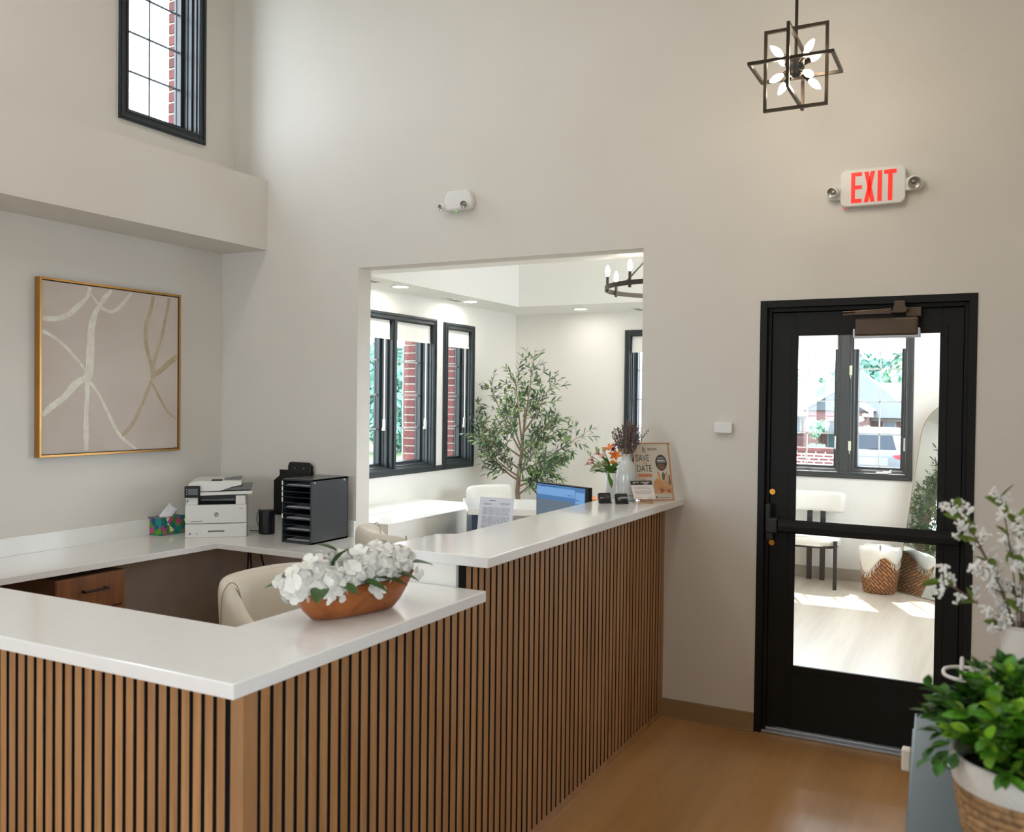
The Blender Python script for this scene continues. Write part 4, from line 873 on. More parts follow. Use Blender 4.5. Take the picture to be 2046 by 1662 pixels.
# small card on a gold wire easel
ea = thing('card_easel', 'small tilted info card on a gold wire easel before the poster', 'card stand', (3.17, -.33, ZT))
EM = basis((3.172, -.405, ZT+.022), (.095, .105, 0), (-.055, .040, .115)); EW, EH = .120, .100
bm = bmesh.new(); B(bm, 0, EW, 0, EH, -.0012, 0, M=EM); obj('card', bm, mat('card_white', '#e3d9d4', .7), ea)
bm = bmesh.new(); B(bm, 0, EW, EH-.023, EH, 0, .0005, M=EM); hd = obj('card_header', bm, M_char, ea)
te = lambda x, y: EM @ Matrix.Translation((x, y, .0006))
text('lettering', 'REVIVE', .0085, te(.022, EH-.012), M_paper, hd, sx=.9); text('lettering', 'R', .018, te(.013, EH-.018), M_paper, hd, sx=.7); bars('small_print', EM @ Matrix.Translation((0, 0, .0006)), M_paper, hd, [(.058, .110, EH-.011), (.072, .096, EH-.019)], .0034)
bars('small_print', EM, M_inkl, ea, [(.016, .104, EH-.036), (.014, .108, EH-.045), (.012, .108, EH-.058), (.014, .106, EH-.064), (.014, .104, EH-.070), (.012, .040, EH-.092), (.080, .110, EH-.092)], .0018)
bm = bmesh.new(); E0 = Vector((3.205, -.350, ZT+.003))
tube(bm, [E0+Vector((.045*math.cos(a), .032*math.sin(a), .001)) for a in [2*PI*k/24 for k in range(25)]], .0016, 6)
tube(bm, [EM @ Vector((.03, -.004, .008)), EM @ Vector((.03, 0, -.004)), EM @ Vector((.045, .075, -.006)), E0+Vector((.02, .06, 0))], .0016, 6); tube(bm, [EM @ Vector((.09, -.004, .008)), EM @ Vector((.09, 0, -.004)), EM @ Vector((.06, .075, -.006))], .0016, 6)
obj('wire_easel', bm, M_brass, ea)
# two card holders
def card_holder(c, label, txt, lines=()):
    t = thing('business_card_holder', label, 'card holder', (c[0], c[1], ZT), group='business card holders on the raised counter')
    HM = basis((c[0], c[1], ZT+.004), (.75, .65, 0), (-.05, .10, .3)); w_, h_ = .060, .050
    bm = bmesh.new(); B(bm, -w_/2-.003, w_/2+.003, -.003, .020, .004, .0065, M=HM); B(bm, -w_/2-.003, w_/2+.003, -.0035, 0, -.020, .006, M=HM); B(bm, -w_/2-.003, w_/2+.003, 0, .05, -.020, -.018, M=HM); obj('acrylic_tray', bm, M_acr, t)
    for k in range(5):
        bm = bmesh.new(); B(bm, -w_/2, w_/2, .001, h_-.001*k, -.0035*k-.002, -.0035*k, M=HM); cc = obj('business_card', bm, M_char if k == 0 else M_ink, t)
        if k == 0:
            for s_, x, y, z in txt: text('lettering', s_, z, HM @ Matrix.Translation((x, y, .0004)), M_paper, cc, sx=.9)
            if lines: bars('small_print', HM @ Matrix.Translation((0, 0, .0002)), M_plastg, cc, lines, .0014)
card_holder((3.045, -.470), 'clear holder of black business cards beside the monitor', (('REVIVE', -.026, .022, .007),), [(.0, .026, .034), (.0, .026, .030), (.0, .024, .026), (.0, .022, .022)])
card_holder((3.128, -.455), 'clear holder of black business cards before the grey vase', (('R', -.020, .012, .026), ('REVIVE', -.008, .024, .0125)))

# ================================================================== ON THE LOW COUNTER: dough bowl with hydrangeas
bw = thing('dough_bowl', 'long carved brown wooden dough bowl on the low counter', 'bowl', (3.125, -2.535, ZL), rz=0)
ax = Vector((.128, .366, 0)).normalized(); BM = Matrix(((ax.x, -ax.y, 0, 3.118), (ax.y, ax.x, 0, -2.580), (0, 0, 1, ZL), (0, 0, 0, 1)))
M_bowl = wood('carved_brown_wood', '#a9622f', '#7c4219', 9, 'x', .38, 5, .08)
def bowl_ring(L, W, z, n=44, p=2.3, zend=0):
    out = []
    for k in range(n):
        a = 2*PI*k/n; c, s = math.cos(a), math.sin(a); x = L*math.copysign(abs(c)**(2/p), c); y = W*math.copysign(abs(s)**(2/p), s)
        out.append((x, y, z+zend*(abs(x)/L)**3))
    return out
bm = bmesh.new(); rings = []
for L, W, z, ze in ((.118, .030, .001, 0), (.135, .042, .004, 0), (.160, .056, .030, .0), (.185, .066, .064, .006), (.204, .071, .092, .012), (.198, .066, .094, .012), (.178, .058, .060, .006), (.15, .045, .03, 0), (.12, .03, .018, 0)):
    rings.append([bm.verts.new(BM @ Vector(p)) for p in bowl_ring(L, W, z, zend=ze)])
for a, b in zip(rings, rings[1:]):
    for k in range(44): bm.faces.new((a[k], a[(k+1) % 44], b[(k+1) % 44], b[k]))
bm.faces.new(rings[0][::-1]); bm.faces.new(rings[-1]); obj('bowl_body', bm, M_bowl, bw, smooth=True)
M_pet = mat('white_petal', '#e6e3db', .6, var=.04, vscale=60, sss=0); M_dleaf = mat('dark_leaf', '#2f5216', .4, var=.25, vscale=30)
def petal(bm, c, d, u_, r):
    """small rounded cupped petal"""
    d = Vector(d).normalized(); s = Vector(u_).cross(d); s = s.normalized() if s.length > 1e-3 else d.orthogonal().normalized(); n_ = s.cross(d)
    pts = [(0, 0, 0), (.30, .42, .02), (.75, .62, .06), (1.05, .38, .05), (1.10, 0, .0), (1.05, -.38, .05), (.75, -.62, .06), (.30, -.42, .02)]
    mid = bm.verts.new(c+d*r*.62-n_*r*.12); vv = [bm.verts.new(c+d*r*p[0]+s*r*p[1]+n_*r*p[2]) for p in pts]
    for k in range(8): f_ = bm.faces.new((mid, vv[k], vv[(k+1) % 8])); f_.smooth = True
for i, (lx, ly, lz, R) in enumerate(((-.195, .0, .125, .058), (-.125, .015, .150, .060), (-.110, -.035, .115, .050), (-.045, -.025, .140, .056), (-.025, .03, .160, .056), (.035, -.005, .172, .058), (.090, -.020, .150, .056), (.115, .02, .180, .060), (.165, .0, .160, .052))):
    lx *= .90; lz = .096+(lz-.115)*.72; R *= .86; hc = BM @ Vector((lx, ly, lz))
    head = bmesh.new()
    for k in range(30):
        zc = 1-2*(k+.5)/30; a = k*2.399963; q = Vector((math.sqrt(1-zc*zc)*math.cos(a), math.sqrt(1-zc*zc)*math.sin(a), zc))
        if q.z < -.75: continue
        c = hc+q*R*rnd.uniform(.72, .98); s = q.orthogonal().normalized(); p = q.cross(s); a0 = rnd.uniform(0, PI)
        for j in range(4):
            b_ = a0+j*PI/2+rnd.uniform(-.2, .2); petal(head, c, (s*math.cos(b_)+p*math.sin(b_))*.9+q*rnd.uniform(.1, .6), q, rnd.uniform(.021, .028))
    if i == 0: flo = thing('hydrangea_arrangement', 'white hydrangea blooms with dark green leaves filling the wooden bowl', 'flowers', tuple(BM @ Vector((0, 0, .06))))
    obj('hydrangea_bloom', head, M_pet, flo, label='white hydrangea bloom')
    core_ = bmesh.new(); bmesh.ops.create_icosphere(core_, subdivisions=2, radius=R*.60, matrix=Matrix.Translation(hc)); obj('bloom_core', core_, mat('bloom_core', '#8f8d70', .8), flo)
for (lx, ly, lz, dx, dy, dz, L) in ((-.13, -.045, .096, -.6, -.75, .05, .10), (-.09, -.05, .10, .1, -1, .1, .09), (-.03, -.05, .105, .6, -.8, -.05, .10), (.03, -.05, .105, .8, -.6, .0, .10), (-.075, -.01, .145, .25, -.5, .9, .075), (-.02, .03, .165, -.7, .3, .6, .08), (.19, .0, .12, 1, -.2, .1, .085), (.10, -.05, .11, .9, -.6, -.1, .08), (-.17, .03, .10, -1, .4, .2, .08), (.17, .03, .14, .9, .5, .35, .07)):
    R3 = BM.to_3x3(); obj('leaf', leaf_bm(bmesh.new(), BM @ Vector((lx, ly, lz)), R3 @ Vector((dx, dy, dz)), L, L*.5, curl=.25, nseg=6), M_dleaf, flo)
for (lx, ly, lz) in ((.02, -.075, .085), (.035, -.078, .07), (-.10, -.08, .10), (.19, -.05, .10), (-.235, 0, .12)):
    fp = bmesh.new()
    for j in range(4):
        a = j*PI/2+rnd.random(); petal(fp, BM @ Vector((lx, ly, lz)), BM.to_3x3() @ Vector((math.cos(a), -.2, math.sin(a)-.2)), BM.to_3x3() @ Vector((0, -1, .3)), .020)
    obj('drooping_floret', fp, M_pet, flo)
# ================================================================== FOREGROUND: console with plant, vase, wire tray
ZC = .922  # cabinet set higher and nearer the camera, together with the models on it
con = thing('console_cabinet', 'slate blue cabinet at the lower right carrying the plants', 'cabinet', (4.60, -2.9, 0))
M_slate = mat('slate_blue_paint', '#4a5b66', .33, var=.03, vscale=5)
P_ = [(4.567, -2.256), (5.19, -2.17), (5.28, -3.75), (4.637, -3.80)]
bm = bmesh.new(); prism(bm, P_, ZC-.022, ZC); obj('cabinet_top', bm, M_slate, con, bevel=.003)
bm = bmesh.new(); prism(bm, [(4.577, -2.27), (5.18, -2.18), (5.27, -3.73), (4.648, -3.78)], .08, ZC-.022); obj('carcass', bm, M_slate, con)
bm = bmesh.new(); prism(bm, [(4.60, -2.29), (5.16, -2.20), (5.25, -3.71), (4.67, -3.76)], 0.0, .08); obj('plinth', bm, M_oak, con)
for y0, y1, x0 in ((-2.28, -2.77, 4.5760), (-2.78, -3.27, 4.5990), (-3.28, -3.77, 4.622)):
    bm = bmesh.new(); prism(bm, [(x0-.012, y0), (x0+.006, y0), (x0+.006+.0235, y1), (x0-.012+.0235, y1)], .10, ZC-.03); dw = obj('door', bm, M_slate, con, bevel=.002)
    bm = bmesh.new(); yk = y0-.13; xk = x0-.012+.0063; B(bm, xk-.020, xk, yk-.014, yk+.014, ZC-.085, ZC-.035); obj('knob', bm, mat('cream_knob', '#e6dcc8', .4), dw, bevel=.004)
# plant in a rope basket
ZC = .60
PX, PY = 4.815, -2.345
pb = thing('rope_basket', 'jute rope basket with a white top band holding the green plant', 'basket', (PX, PY, ZC))
M_rope = mat('jute_rope', '#a27c54', .9, var=.35, vscale=60, bump=.6, bscale=120); M_band = mat('white_cotton_rope', '#d9d2c8', .9, bump=.5, bscale=150)
def coil(z0, z1, rfun, dz, m, r=.0065, name='rope_coil'):
    z = z0
    while z < z1:
        R = rfun(z); bm = bmesh.new(); n = 64
        rings = []
        for k in range(n):
            a = 2*PI*k/n; rad = R+.0016*math.sin(a*16+z*300); c = Vector((PX+rad*math.cos(a), PY+rad*math.sin(a), ZC+z+.0012*math.sin(a*32+z*200)))
            rings.append([bm.verts.new(c+Vector((math.cos(a)*r*math.cos(q), math.sin(a)*r*math.cos(q), r*1.05*math.sin(q)))) for q in [2*PI*j/6 for j in range(6)]])
        for k in range(n):
            for j in range(6): bm.faces.new((rings[k][j], rings[(k+1) % n][j], rings[(k+1) % n][(j+1) % 6], rings[k][(j+1) % 6]))
        obj(name, bm, m, pb, smooth=True); z += dz
rf = lambda z: .105+.055*math.sin(min(1, z/.20)*PI/2)
coil(.007, .150, rf, .0125, M_rope); 
obj('white_band', lathe(bmesh.new(), [(rf(.15)+.006, .149), (rf(.16)+.008, .158), (rf(.185)+.008, .187), (rf(.185)+.002, .192), (rf(.18)-.006, .186), (rf(.15)-.006, .149)], (PX, PY, ZC), 64), M_band, pb, smooth=True)
obj('soil', lathe(bmesh.new(), [(0, .165), (.148, .165), (.148, .16), (0, .16)], (PX, PY, ZC), 32), mat('dark_moss', '#1c2312', .95), pb)
obj('basket_base', lathe(bmesh.new(), [(0, 0.001), (.11, 0.001), (.11, .006), (0, .006)], (PX, PY, ZC), 32), M_rope, pb)
pl = thing('boxwood_plant', 'bushy bright green leafy plant at the lower right corner', 'plant', (PX, PY, ZC+.16))
M_box = instance_tint(mat('boxwood_leaf', '#497f1c', .42, var=.35, vscale=30), .45); M_twig = mat('green_twig', '#4f6a2a', .7)
def leaf_mesh(name, L, W, m, curl=.2, nseg=4):
    bm = bmesh.new(); leaf_bm(bm, (0, 0, 0), (1, 0, 0), L, W, nrm=(0, 0, 1), curl=curl, nseg=nseg)
    me = bpy.data.meshes.new(name); bm.to_mesh(me); bm.free(); me.materials.append(m); return me
lmA = leaf_mesh('leaf', .050, .029, M_box, .25); lmB = leaf_mesh('leaf', .042, .028, instance_tint(mat('boxwood_leaf_young', '#749c28', .42, var=.25, vscale=30), .35), .05)
def put_leaf(me, parent, p, d, sc=1, roll=0):
    o = bpy.data.objects.new('leaf', me); COL.objects.link(o); o.parent = parent; Mi = MW[parent].inverted()
    q = Vector(d).to_track_quat('X', 'Z'); o.matrix_local = Mi @ (Matrix.Translation(Vector(p)) @ q.to_matrix().to_4x4() @ Matrix.Rotation(roll, 4, 'X') @ Matrix.Scale(sc, 4)); return o
eye = Vector((4.711, -4.667, 1.672)); cand = []; twigs = bmesh.new()
for i in range(120):
    a = rnd.uniform(0, 2*PI); e = rnd.uniform(.12, 1.4); R = rnd.uniform(.18, .24)
    d = Vector((math.cos(a)*math.cos(e), math.sin(a)*math.cos(e), math.sin(e)))
    tip = Vector((PX, PY, ZC+.20))+Vector((d.x*R*1.0, d.y*R*.95, d.z*R*1.22)); base = Vector((PX+.07*math.cos(a), PY+.07*math.sin(a), ZC+.165)); mid = (base+tip)/2+Vector((0, 0, .05))
    C = bez(base, mid, tip, 7); tube(twigs, C, .0011, 4)
    for j in range(2, 8):
        for s in (-1, 1, 0):
            if s == 0 and j < 7: continue
            dr_ = (C[j]-C[j-1]).normalized(); sd = dr_.orthogonal().normalized(); sd = (Matrix.Rotation(j*1.57+i, 3, dr_) @ sd)
            cand.append((C[j], (dr_*.6+sd*s*.9+Vector((0, 0, .25))).normalized() if s else dr_))
# two loose sprigs hanging at the left side
for tip in ((4.612, -2.44, ZC+.235), (4.605, -2.42, ZC+.19), (4.628, -2.46, ZC+.205), (4.60, -2.40, ZC+.40)):
    base = Vector((PX-.09, PY-.04, ZC+.25)); C = bez(base, (base+Vector(tip))/2+Vector((0, 0, .03)), tip, 7); tube(twigs, C, .0011, 4)
    for j in (5, 6, 7): cand.append((C[j], (C[7]-C[4]).normalized()+Vector((rnd.uniform(-.6, .6), 0, rnd.uniform(-.6, .6)))))
obj('twigs', twigs, M_twig, pl, kind='stuff')
cand.sort(key=lambda c: (c[0]-eye).length)
vis = [c for c in cand if (c[0]-Vector((PX, PY, ZC+.2))).length > .12]
first = vis[:290]; ids = set(id(c) for c in first)
for p, d in first: put_leaf(rnd.choice((lmA, lmB)), pl, p, d, rnd.uniform(.8, 1.25), rnd.uniform(-.8, .8))
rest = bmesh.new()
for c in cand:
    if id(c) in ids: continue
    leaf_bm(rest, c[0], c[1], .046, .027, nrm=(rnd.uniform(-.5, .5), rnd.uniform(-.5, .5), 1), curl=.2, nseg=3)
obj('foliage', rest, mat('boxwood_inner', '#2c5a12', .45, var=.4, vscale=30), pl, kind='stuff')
# ribbed vase with white blossom stems
RX, RY = 4.800, -1.87
rv = thing('ribbed_vase', 'white ribbed bottle vase behind the green plant', 'vase', (RX, RY, ZC))
bm = bmesh.new(); prof = [(0, 0), (.062, 0), (.078, .02), (.088, .09), (.082, .17), (.066, .225), (.049, .262), (.046, .285), (.045, .36), (.045, .475), (.048, .482), (.044, .484), (.040, .47), (.040, .30), (0, .30)]
n = 120; rings = []
for r, z in prof:
    if r == 0: rings.append([bm.verts.new((RX, RY, ZC+z))]); continue
    rings.append([bm.verts.new((RX+(r+(.0016 if (k % 5) < 3 and .04 < z < .47 and r > .042 else 0))*math.cos(2*PI*k/n), RY+(r+(.0016 if (k % 5) < 3 and .04 < z < .47 and r > .042 else 0))*math.sin(2*PI*k/n), ZC+z)) for k in range(n)])
for a, b in zip(rings, rings[1:]):
    for k in range(n):
        j = (k+1) % n
        if len(a) == 1: bm.faces.new((a[0], b[k], b[j]))
        elif len(b) == 1: bm.faces.new((a[k], a[j], b[0]))
        else: bm.faces.new((a[k], a[j], b[j], b[k]))
obj('vase_body', bm, mat('matte_white_ceramic', '#d8d2c9', .55), rv, smooth=False)
bl = thing('blossom_stems', 'tall stems of tiny white blossoms standing in the ribbed vase', 'flowers', (RX, RY, ZC+.40))
M_blos = mat('white_blossom', '#efece6', .8, bump=.5, bscale=200); M_bstem = mat('brown_stem', '#6b5544', .7); M_bleaf = mat('olive_leaf', '#5d7226', .5, var=.25, vscale=30)
clump = bmesh.new()
for k in range(16):
    q = Vector([rnd.gauss(0, .0065) for _ in range(3)]); bmesh.ops.create_icosphere(clump, subdivisions=1, radius=rnd.uniform(.0035, .0062), matrix=Matrix.Translation(q))
cl_me = bpy.data.meshes.new('blossom'); clump.to_mesh(cl_me); clump.free(); cl_me.materials.append(M_blos)
blf = leaf_mesh('leaf', .052, .025, M_bleaf, .1)
def blossom(p, sc=1):
    o = bpy.data.objects.new('blossom', cl_me); COL.objects.link(o); o.parent = bl; o.location = MW[bl].inverted() @ Vector(p); o.scale = (sc,)*3; o.rotation_euler = (rnd.random()*6, rnd.random()*6, 0)
neck = Vector((RX, RY, ZC+.47))
stems = [(4.610, -1.90, 1.185), (4.640, -1.92, 1.385), (4.675, -1.85, 1.31), (4.745, -1.93, 1.425), (4.79, -1.83, 1.36), (4.83, -1.92, 1.40), (4.88, -1.86, 1.33), (4.72, -1.95, 1.24), (4.80, -2.0, 1.27), (4.93, -1.9, 1.22), (4.86, -1.8, 1.45)]
for tx, ty, tz in stems:
    tip = Vector((tx, ty, tz)); mid = Vector((neck.x*.45+tx*.55, neck.y, neck.z*.45+tz*.55-.02)); mid = Vector((neck.x+(tx-neck.x)*.35, neck.y, neck.z+(tz-neck.z)*.55)) if tz > 1.2 else Vector((neck.x-.06, neck.y, neck.z+.05))
    C = bez(neck-Vector((0, 0, .07)), mid, tip, 14); obj('stem', tube(bmesh.new(), C, .0021, 6), M_bstem, bl, smooth=True)
    for j in range(4, 15):
        if rnd.random() < .38 and j < 12: continue
        dr_ = (C[j]-C[j-1]).normalized(); s = Matrix.Rotation(j*2.4, 3, dr_) @ dr_.orthogonal().normalized(); e = C[j]+s*rnd.uniform(.012, .032)+dr_*.018
        obj('twig', tube(bmesh.new(), [C[j], (C[j]+e)/2+s*.003, e], .0011, 4), M_bstem, bl); blossom(e, rnd.uniform(.8, 1.25))
        if rnd.random() < .45: blossom(e+s*.012+dr_*.008, .7)
        if rnd.random() < .8: put_leaf(blf, bl, C[j], (dr_*.7-s*.6), rnd.uniform(.7, 1.2), rnd.uniform(-1, 1))
    blossom(tip, 1.1)
# white wire tray with a looped handle
wy = thing('wire_tray', 'white wire tray with looped handle between the plant and ribbed vase', 'tray', (4.69, -1.66, ZC))
M_wire = mat('white_wire', '#d9d5d0', .35)
TXc, TYc, TZ = 4.712, -1.660, ZC+.275
bm = bmesh.new(); tube(bm, [(TXc+p[0], TYc+p[1], TZ) for p in rrect(.21, .15, .06, 6)+[rrect(.21, .15, .06, 6)[0]]], .0055, 8); obj('rim', bm, M_wire, wy, smooth=True)
bm = bmesh.new(); tube(bm, [(TXc+p[0]*.85, TYc+p[1]*.85, ZC+.007) for p in rrect(.21, .15, .06, 6)+[rrect(.21, .15, .06, 6)[0]]], .004, 6)
for k, p in enumerate(rrect(.21, .15, .06, 2)):
    if p[0] > .02: tube(bm, [(TXc+p[0], TYc+p[1], TZ), (TXc+p[0]*.85, TYc+p[1]*.85, ZC+.006)], .0028, 6)
obj('wire_side', bm, M_wire, wy, smooth=True)
bm = bmesh.new(); tube(bm, [(TXc-.055, TYc-.045+.028*math.cos(a), TZ+.026+.030*math.sin(a)) for a in [2*PI*k/20 for k in range(21)]], .0055, 8); obj('handle', bm, M_wire, wy, smooth=True)
bm = bmesh.new(); tube(bm, bez((TXc-.05, TYc-.03, TZ+.01), (TXc+.05, TYc-.02, TZ+.055), (TXc+.105, TYc-.01, TZ+.0), 10), .0045, 8); obj('handle', bm, M_wire, wy, smooth=True)

# the models above are shrunk and moved toward the camera for more lens blur, and stand on the .92 m high cabinet
ZT2 = .922; K = .70
for r_, x, y, z in ((pb, 4.784, -3.0415, ZT2), (pl, 4.784, -3.0415, ZT2+.16*K), (rv, 4.7735, -2.709, ZT2), (bl, 4.7735, -2.709, ZT2+.40*K), (wy, 4.6964, -2.5620, ZT2)):
    r_.location = (x, y, z); r_.scale = (K, K, K)
pb.scale = (K, K, 1.06); pl.scale = (.68, .68, .52); pl.location = (4.784, -3.0415, ZT2+.175)  # basket stretched taller, plant flattened, to set their heights in the camera view

# ================================================================== WAITING ROOM
# recessed lights and vents in the ceiling rim
def disc_light(x, y, lab):
    t = thing('recessed_light', lab, 'ceiling light', (x, y, 2.62), group='recessed lights in the waiting room ceiling')
    obj('trim_ring', lathe(bmesh.new(), [(.066, 0), (.082, -.0015), (.082, -.005), (.066, -.006)], (x, y, 2.62), 36), M_trimw, t); obj('lens', lathe(bmesh.new(), [(0, -.004), (.067, -.004), (.067, -.001), (0, -.001)], (x, y, 2.62), 36), M_lens, t)
disc_light(.282, 1.744, 'round recessed ceiling light above the double window'); disc_light(.244, 2.987, 'round recessed ceiling light above the single window'); disc_light(.952, 4.033, 'round recessed ceiling light above the olive tree, by the far wall')
for x, y, l_ in ((3.0, 4.03, 'round recessed ceiling light over the chair by the far window'), (4.2, 4.0, 'round recessed ceiling light over the arched mirror'), (4.82, 2.3, 'round recessed ceiling light at the right wall of the waiting room')): disc_light(x, y, l_)
for x, y in ((.282, 1.744), (.244, 2.987), (.952, 4.033), (3.0, 4.03), (4.2, 4.0), (4.82, 2.3)): area('downlight', (x, y, 2.612), .13, 1.2 if x == .952 else 3, (1, .96, .90), shape='DISK')
for x, y, lab in ((.176, 2.80, 'dark slotted ceiling vent beside the light over the single window'), (.30, 1.30, 'dark slotted ceiling vent at the left edge of the pass-through'), (1.52, 4.24, 'dark slotted ceiling vent near the far wall')):
    t = thing('ceiling_vent', lab, 'air vent', (x, y, 2.62)); obj('vent_frame', boxes((x-.06, x+.06, y-.13, y+.13, 2.612, 2.6195)), M_trimw, t, bevel=.002)
    for k in range(3): obj('slot', bx(x-.035+.022*k, x-.025+.022*k, y-.10, y+.10, 2.6105, 2.6125), M_plastb, t)
# ring chandelier
RC = Vector((2.786, 1.353, 2.44)); rc_ = thing('ring_chandelier', 'dark ring chandelier with upright candle bulbs in the waiting room', 'chandelier', tuple(RC))
M_ring = mat('aged_iron', '#55504a', .45, metal=.7, var=.08)
R = .455; bm = bmesh.new(); lathe(bm, [(R-.003, -.016), (R+.003, -.016), (R+.003, .016), (R-.003, .016), (R-.003, -.016)], RC, 72); obj('ring', bm, M_ring, rc_)
bm = bmesh.new(); tube(bm, [RC+Vector((0, 0, .35)), Vector((RC.x, RC.y, 3.2))], .008); obj('stem', bm, M_ring, rc_)
for k in range(3): a = 2*PI*k/3+2.2; obj('support_rod', tube(bmesh.new(), [RC+Vector((R*math.cos(a), R*math.sin(a), 0)), RC+Vector((0, 0, .40))], .006), M_ring, rc_)
for k in range(9):
    a = 2*PI*(k+.25)/9; c = RC+Vector(((R-.012)*math.cos(a), (R-.012)*math.sin(a), 0))
    s_ = obj('candle_sleeve', lathe(bmesh.new(), [(0, -.03), (.010, -.03), (.010, .075), (0, .075)], c, 16), M_ring, rc_)
    obj('candle_bulb', lathe(bmesh.new(), [(.006, .075), (.014, .09), (.0175, .108), (.014, .13), (.007, .148), (0, .155)], c, 16), M_bulb2, s_, smooth=True)
area('chandelier_glow', (RC.x, RC.y, 2.75), .5, 26, (1, .94, .86), direction=(0, 0, 1), shape='DISK')
# white built-in desk under the window
wdk = thing('window_desk', 'white desk unit under the double window of the waiting room', 'desk', (.45, 1.7, 0))
obj('desk_top', bx(.002, .845, .80, 2.35, .742, .752), mat('white_laminate', '#edebe6', .3), wdk, bevel=.002); obj('desk_body', boxes((.002, .84, .806, 2.34, 0, .742)), M_trimw, wdk); obj('top_seam', bx(.425, .431, .80, 2.35, .7518, .7524), mat('seam_grey', '#a8a8a4', .6), wdk)
# second desk with navy side
d2 = thing('reception_table', 'white topped desk with dark navy side, in front of the white chair', 'desk', (1.3, 1.7, 0))
q0, q1 = (.857, 1.848), (1.245, 1.27); ex_ = Vector((q1[0]-q0[0], q1[1]-q0[1], 0)); ac = Vector((1.45, .62, 0))
prl = [Vector((*q0, 0)), Vector((*q0, 0))+ex_, Vector((*q0, 0))+ex_+ac*.75, Vector((*q0, 0))+ac]
bm = bmesh.new(); prism(bm, [(p.x, p.y) for p in prl], .80, .85); obj('desk_top', bm, M_quartz, d2, bevel=.002)
cen = sum(prl, Vector())/4; pin = [cen+(p-cen)*.955 for p in prl]
bm = bmesh.new(); prism(bm, [(p.x, p.y) for p in (pin[0], pin[1], pin[1]+(pin[2]-pin[1])*.04, pin[0]+(pin[3]-pin[0])*.04)], 0, .80); obj('side_panel', bm, mat('navy_panel', '#25384c', .4), d2)
bm = bmesh.new(); prism(bm, [(p.x, p.y) for p in (pin[0]+(pin[3]-pin[0])*.04, pin[1]+(pin[2]-pin[1])*.04, pin[2], pin[3])], 0, .80); obj('desk_body', bm, mat('grey_front', '#a7a49c', .6), d2)
# white chair with rounded back, dark legs
def waiting_chair(label, loc, rz):
    t = thing('waiting_chair', label, 'chair', (0, 0, 0), group='white padded waiting room chairs'); MW[t] = Matrix.Identity(4)
    bm = bmesh.new(); rows = []
    for i in range(13):
        a = math.radians(-60+10*i); R = .30; c = Vector((R*math.sin(a)*1.0, .24-R*.55*(1-math.cos(a))*1.0-.0, 0)); nn = Vector((math.sin(a), math.cos(a)*.8, 0)).normalized()
        e = 1 if 0 < i < 12 else .86
        sec = [(-.032, .66), (-.036, .70), (-.036, .80), (-.028, .835), (0, .85), (.028, .835), (.036, .80), (.036, .70), (.028, .655), (0, .64)]
        rows.append([bm.verts.new(Vector((c.x, c.y, .745+(z-.745)*e))+nn*o*e) for o, z in sec])
    for a, b in zip(rows, rows[1:]):
        for k in range(10): bm.faces.new((a[k], a[(k+1) % 10], b[(k+1) % 10], b[k]))
    bm.faces.new(rows[0]); bm.faces.new(rows[-1][::-1]); obj('backrest', bm, M_boucle, t, smooth=True, sub=1)
    bm = bmesh.new(); prism(bm, rrect(.52, .50, .16, 6), .385, .475); bmesh.ops.bevel(bm, geom=[e for e in bm.edges if abs(e.verts[0].co.z-e.verts[1].co.z) < .001], offset=.03, segments=3, affect='EDGES'); obj('seat', bm, M_boucle, t, smooth=True)
    bm = bmesh.new(); prism(bm, rrect(.47, .45, .14, 6), .365, .387); obj('seat_frame', bm, M_darkmetal, t)
    for x, y, a in ((-.235, -.21, 0), (.235, -.21, 0), (-.06, .225, 1), (.06, .225, 1)):
        obj('leg', bx(x-.016 if not a else x-.024, x+.016 if not a else x+.024, y-.010, y+.010, 0, .44 if not a else .68), M_darkmetal, t, bevel=.002)
    t.location = loc; t.rotation_euler = (0, 0, rz); return t
wc = waiting_chair('white padded chair with dark legs under the far window', (3.285, 4.10, 0), 0)
dup(wc, (3.02, 3.22, 0), math.radians(90), 'white padded chair turned sideways, half hidden by the left side of the door')
dup(wc, (.62, 2.95, 0), math.radians(65), 'white chair seen behind the navy sided desk')
dup(wc, (2.3, 4.0, 0), 0, 'white padded chair standing left of the far window, seen in the mirror')
# basket with throw
KX, KY = 3.880, 4.02
kb = thing('woven_basket', 'tall brown woven basket standing by the mirror', 'basket', (KX, KY, 0))
def weave_mat():
    m = bpy.data.materials.new('woven_rattan'); m.use_nodes = True; nt = m.node_tree; b = nt.nodes['Principled BSDF']
    uv = nt.nodes.new('ShaderNodeUVMap'); mp = nt.nodes.new('ShaderNodeMapping'); mp.inputs['Scale'].default_value = (12, 12, 1); mp.inputs['Rotation'].default_value = (0, 0, math.radians(45))
    br = nt.nodes.new('ShaderNodeTexBrick'); br.inputs['Scale'].default_value = 1.0; br.inputs['Color1'].default_value = hexc('#b87c4a'); br.inputs['Color2'].default_value = hexc('#8f5a30'); br.inputs['Mortar'].default_value = hexc('#3f2411'); br.inputs['Mortar Size'].default_value = .10; br.inputs['Brick Width'].default_value = 1.5; br.inputs['Row Height'].default_value = .5
    nt.links.new(uv.outputs[0], mp.inputs[0]); nt.links.new(mp.outputs[0], br.inputs['Vector']); nt.links.new(br.outputs['Color'], b.inputs['Base Color']); b.inputs['Roughness'].default_value = .6
    bp = nt.nodes.new('ShaderNodeBump'); bp.inputs['Strength'].default_value = .5; bp.invert = True; nt.links.new(br.outputs['Fac'], bp.inputs['Height']); nt.links.new(bp.outputs[0], b.inputs['Normal']); return m
